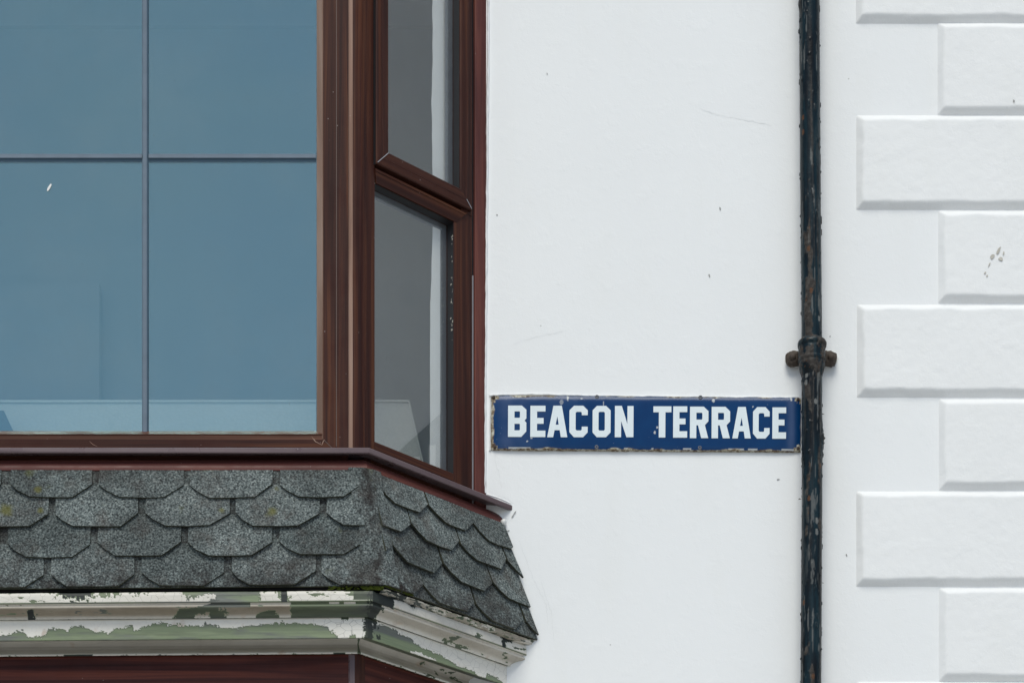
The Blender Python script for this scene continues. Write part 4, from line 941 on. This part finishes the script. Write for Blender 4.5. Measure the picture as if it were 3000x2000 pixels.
# socket collar with beads
prof = [(994, 30.5), (997, 34), (1001, 38.5), (1006, 41.5), (1012, 42.2), (1016, 41), (1019, 38.6), (1024, 38.4), (1040, 38.8), (1050, 38.6), (1053, 40), (1058, 40), (1063, 37.6), (1068, 38.0), (1076, 36.8), (1086, 34.5), (1096, 31.5), (1104, 30.2)]
pz = np.array([EYE + (5.003 - p / 1000) * (D - PD) / D for p, _ in prof]); pr = np.array([r for _, r in prof]) / 1000
zz = np.linspace(pz[-1], pz[0], 96); rr = np.interp(zz, pz[::-1], pr[::-1])
T2, Z2 = np.meshgrid(th, zz, indexing='ij'); ph2 = np.arctan2(np.cos(T2), -np.sin(T2))
fl2 = np.clip(sstep(.5, .58, fbm(ph2 * 3 + 30, Z2 * 40, 33)) , 0, 1); r2 = rr[None, :] + (fbm(ph2 * 4 + 9, Z2 * 60, 35) - .5) * .0035 + .0008 * fl2
cc = pcx(float(zz.mean()))
grid_mesh("collar", np.stack([cc + r2 * np.cos(T2), -PD + r2 * np.sin(T2), Z2], -1), PIPE, pipe, {"flake": fl2, "rust": .6 * sstep(.72, .76, fbm(ph2 * 5, Z2 * 70, 37)), "light": fl2 * 0}, closed_u=True)
# fixing lugs with their bolts
for px, sg in ((2327, -1), (2427, 1)):
    c = pt(px, 1051, 0.016)
    bm = bmesh.new(); bmesh.ops.create_uvsphere(bm, u_segments=40, v_segments=24, radius=1.0)
    for v in bm.verts:
        n_ = 0.86 + 0.28 * float(fbm(v.co.x * 3 + 4, v.co.z * 3 + v.co.y * 2 + 9, 50 + sg))
        sgn = lambda t, p: math.copysign(abs(t) ** p, t)
        v.co = Vector((sgn(v.co.x, .75) * 0.0250 * n_, sgn(v.co.y, .7) * 0.015 * n_, sgn(v.co.z, .75) * 0.0215 * n_))
    me = bpy.data.meshes.new("lug"); bm.to_mesh(me); bm.free()
    lg = obj("lug", me, RUST, pipe, True); lg.location = c; lg.rotation_euler = (0, sg * .12, 0)
    b_ = lathe("bolt", [(0, .0075), (.004, .0072), (.0085, .0055), (.010, .002), (.0105, -.004)], RUST, lg, 20, .35, 'Y', 60); b_.location = (sg * .006, -.0135, .001)
    ragged("flaked_edge", [(px + 27 * math.cos(a), 1051 + 23 * math.sin(a)) for a in np.linspace(0, 2 * math.pi, 14)], 3, WHITECHIP, house, 0.003, 3, 70 + sg)
# loose curled paint flakes on the pipe edge
random.seed(31)
for px, py, s in ((2412, 1208, 7), (2340, 20, 8), (2343, 1465, 8), (2409, 1703, 6)):
    c = pt(px, py, PD); mb = MB(); P = [(random.uniform(-1, 1) * s / 1000, random.uniform(-.3, .3) * s / 1000, random.uniform(-1, 1) * s / 1000) for _ in range(4)]
    o_ = [Vector(p) + c for p in P]; mb.poly([o_[0], o_[1], o_[2]]); mb.poly([o_[0], o_[2], o_[3]]); mb.build("paint_flake", RUST, pipe)

# ------------------------------------------------------------------ things inside the bay
def board(name, pts, y, th_, mat, parent=None):
    mb = MB(); F = [(p[0], y, p[1]) for p in pts]; Bk = [(p[0], y + th_, p[1]) for p in pts]; mb.poly(F); mb.poly(Bk[::-1])
    for i in range(len(F)): j = (i + 1) % len(F); mb.poly([F[i], Bk[i], Bk[j], F[j]])
    return mb.build(name, mat, parent)
g = NT("woven_panel"); co = g.coord(); vv = g.voro(g.map(co, (1, 1, 1.4)), 62, 'DISTANCE_TO_EDGE'); n = g.noise(co, 40, 3)
c = g.mix(g.ramp(vv, [(0.0, 1.0), (0.06, 0.0)]), g.mix(n, (0.56, 0.58, 0.565), (0.61, 0.63, 0.605)), (0.51, 0.54, 0.53)); g.bsdf(c, 0.8, 0.2, g.bump(vv, 0.3, 0.002)); PANEL = g.mat
yb = 0.12; s_ = (D + yb) / D
def pin(px, py): return (1.5 + (px / 1000 - 1.5) * s_, EYE + (5.003 - py / 1000) * s_)
pa = thing("panel_screen", "pale textured panel with a slanted end standing inside the bay glass", "panel")
board("panel", [pin(-420, 1177), pin(1198, 1176), pin(1262, 1460), pin(-420, 1500)], yb, 0.02, PANEL, pa)
board("top_rail", [pin(-421, 1173), pin(1199, 1172), pin(1200.5, 1178), pin(-421, 1180)], yb - 0.004, 0.028, PANEL, pa)
board("end_rail", [pin(1196, 1179), pin(1200.7, 1178.5), pin(1265, 1460), pin(1258, 1460)], yb - 0.004, 0.028, PANEL, pa)
yc = 0.04; s2 = (D + yc) / D
def pin2(px, py): return (1.5 + (px / 1000 - 1.5) * s2, EYE + (5.003 - py / 1000) * s2)
CUSH = m_plain("slate_blue_cloth", (0.09, 0.12, 0.15), 0.9, 0.2)
cu_ = board("cushion", [pin2(-200, 1202), pin2(11, 1202), pin2(50, 1285), pin2(58, 1330), pin2(-200, 1340)], yc, 0.05, CUSH)
tag(cu_, "dark slanted cushion behind the front glass at its lower left", "cushion")
# strip of white curtain inside the side light
zc = np.linspace(5.12, 7.1, 160); uc = np.linspace(0, 1, 14); U, Zc = np.meshgrid(uc, zc, indexing='ij')
lft = 0.3120 - 0.010 * sstep(5.9, 5.55, Zc) + (fbm(Zc * 4, Zc * 0, 81) - .5) * .010 + (fbm(Zc * 22, Zc * 0, 83) - .5) * .004
uu = lft + (0.378 - lft) * U; oo = -0.041 + 0.0010 * np.sin(U * 5) * (1 + .3 * np.sin(Zc * 3))
Pc = np.stack([XC + .70711 * (uu + oo), -D0 + .70711 * (uu - oo), Zc], -1)
cur = grid_mesh("curtain", Pc, FABRIC, None); tag(cur, "narrow white curtain edge hanging inside the canted side light", "curtain")

# ------------------------------------------------------------------ next house along the terrace (white wall added for the side light to mirror)
nb = thing("neighbouring_bay", "white projecting front of the next house along the terrace, unseen, added to reflect in the side light", "house front")
mb = MB()
def bx(mbq, x0, x1, y0, y1, z0, z1):
    v = [(x, y, z) for z in (z0, z1) for (x, y) in ((x0, y0), (x1, y0), (x1, y1), (x0, y1))]
    for q in ((0, 3, 2, 1), (4, 5, 6, 7), (0, 1, 5, 4), (1, 2, 6, 5), (2, 3, 7, 6), (3, 0, 4, 7)): mbq.poly([v[i] for i in q])
bx(mb, 8.0, 9.8, -1.3, -0.001, 0.131, 13.5); mb.build("wall", WALL, nb)
SLATE = m_plain("blue_slate", (0.03, 0.075, 0.12), 0.6, 0.3, 0.4, 20)
mb = MB(); q = [(-1.34, 7.2), (-1.34, 7.35), (-0.50, 8.02), (-0.18, 8.31), (-0.02, 8.45), (-0.02, 7.2)]
mb.poly([(7.97, y, z) for y, z in q]); mb.poly([(8.0 if y > -1.3 else 8.0, y, z) for y, z in q][::-1])
for i in range(len(q)): a, b = q[i], q[(i + 1) % len(q)]; mb.poly([(7.97, *a), (8.0, *a), (8.0, *b), (7.97, *b)])
mb.build("slate_skirt", SLATE, nb)
for yy, z0, z1 in ((-0.37, 7.80, 8.02), (-0.29, 7.82, 8.08), (-0.21, 7.86, 8.14)):
    mb = MB(); bx(mb, 7.955, 7.9695, yy - .018, yy + .018, z0, z1); mb.build("bracket", WHITECHIP, nb)
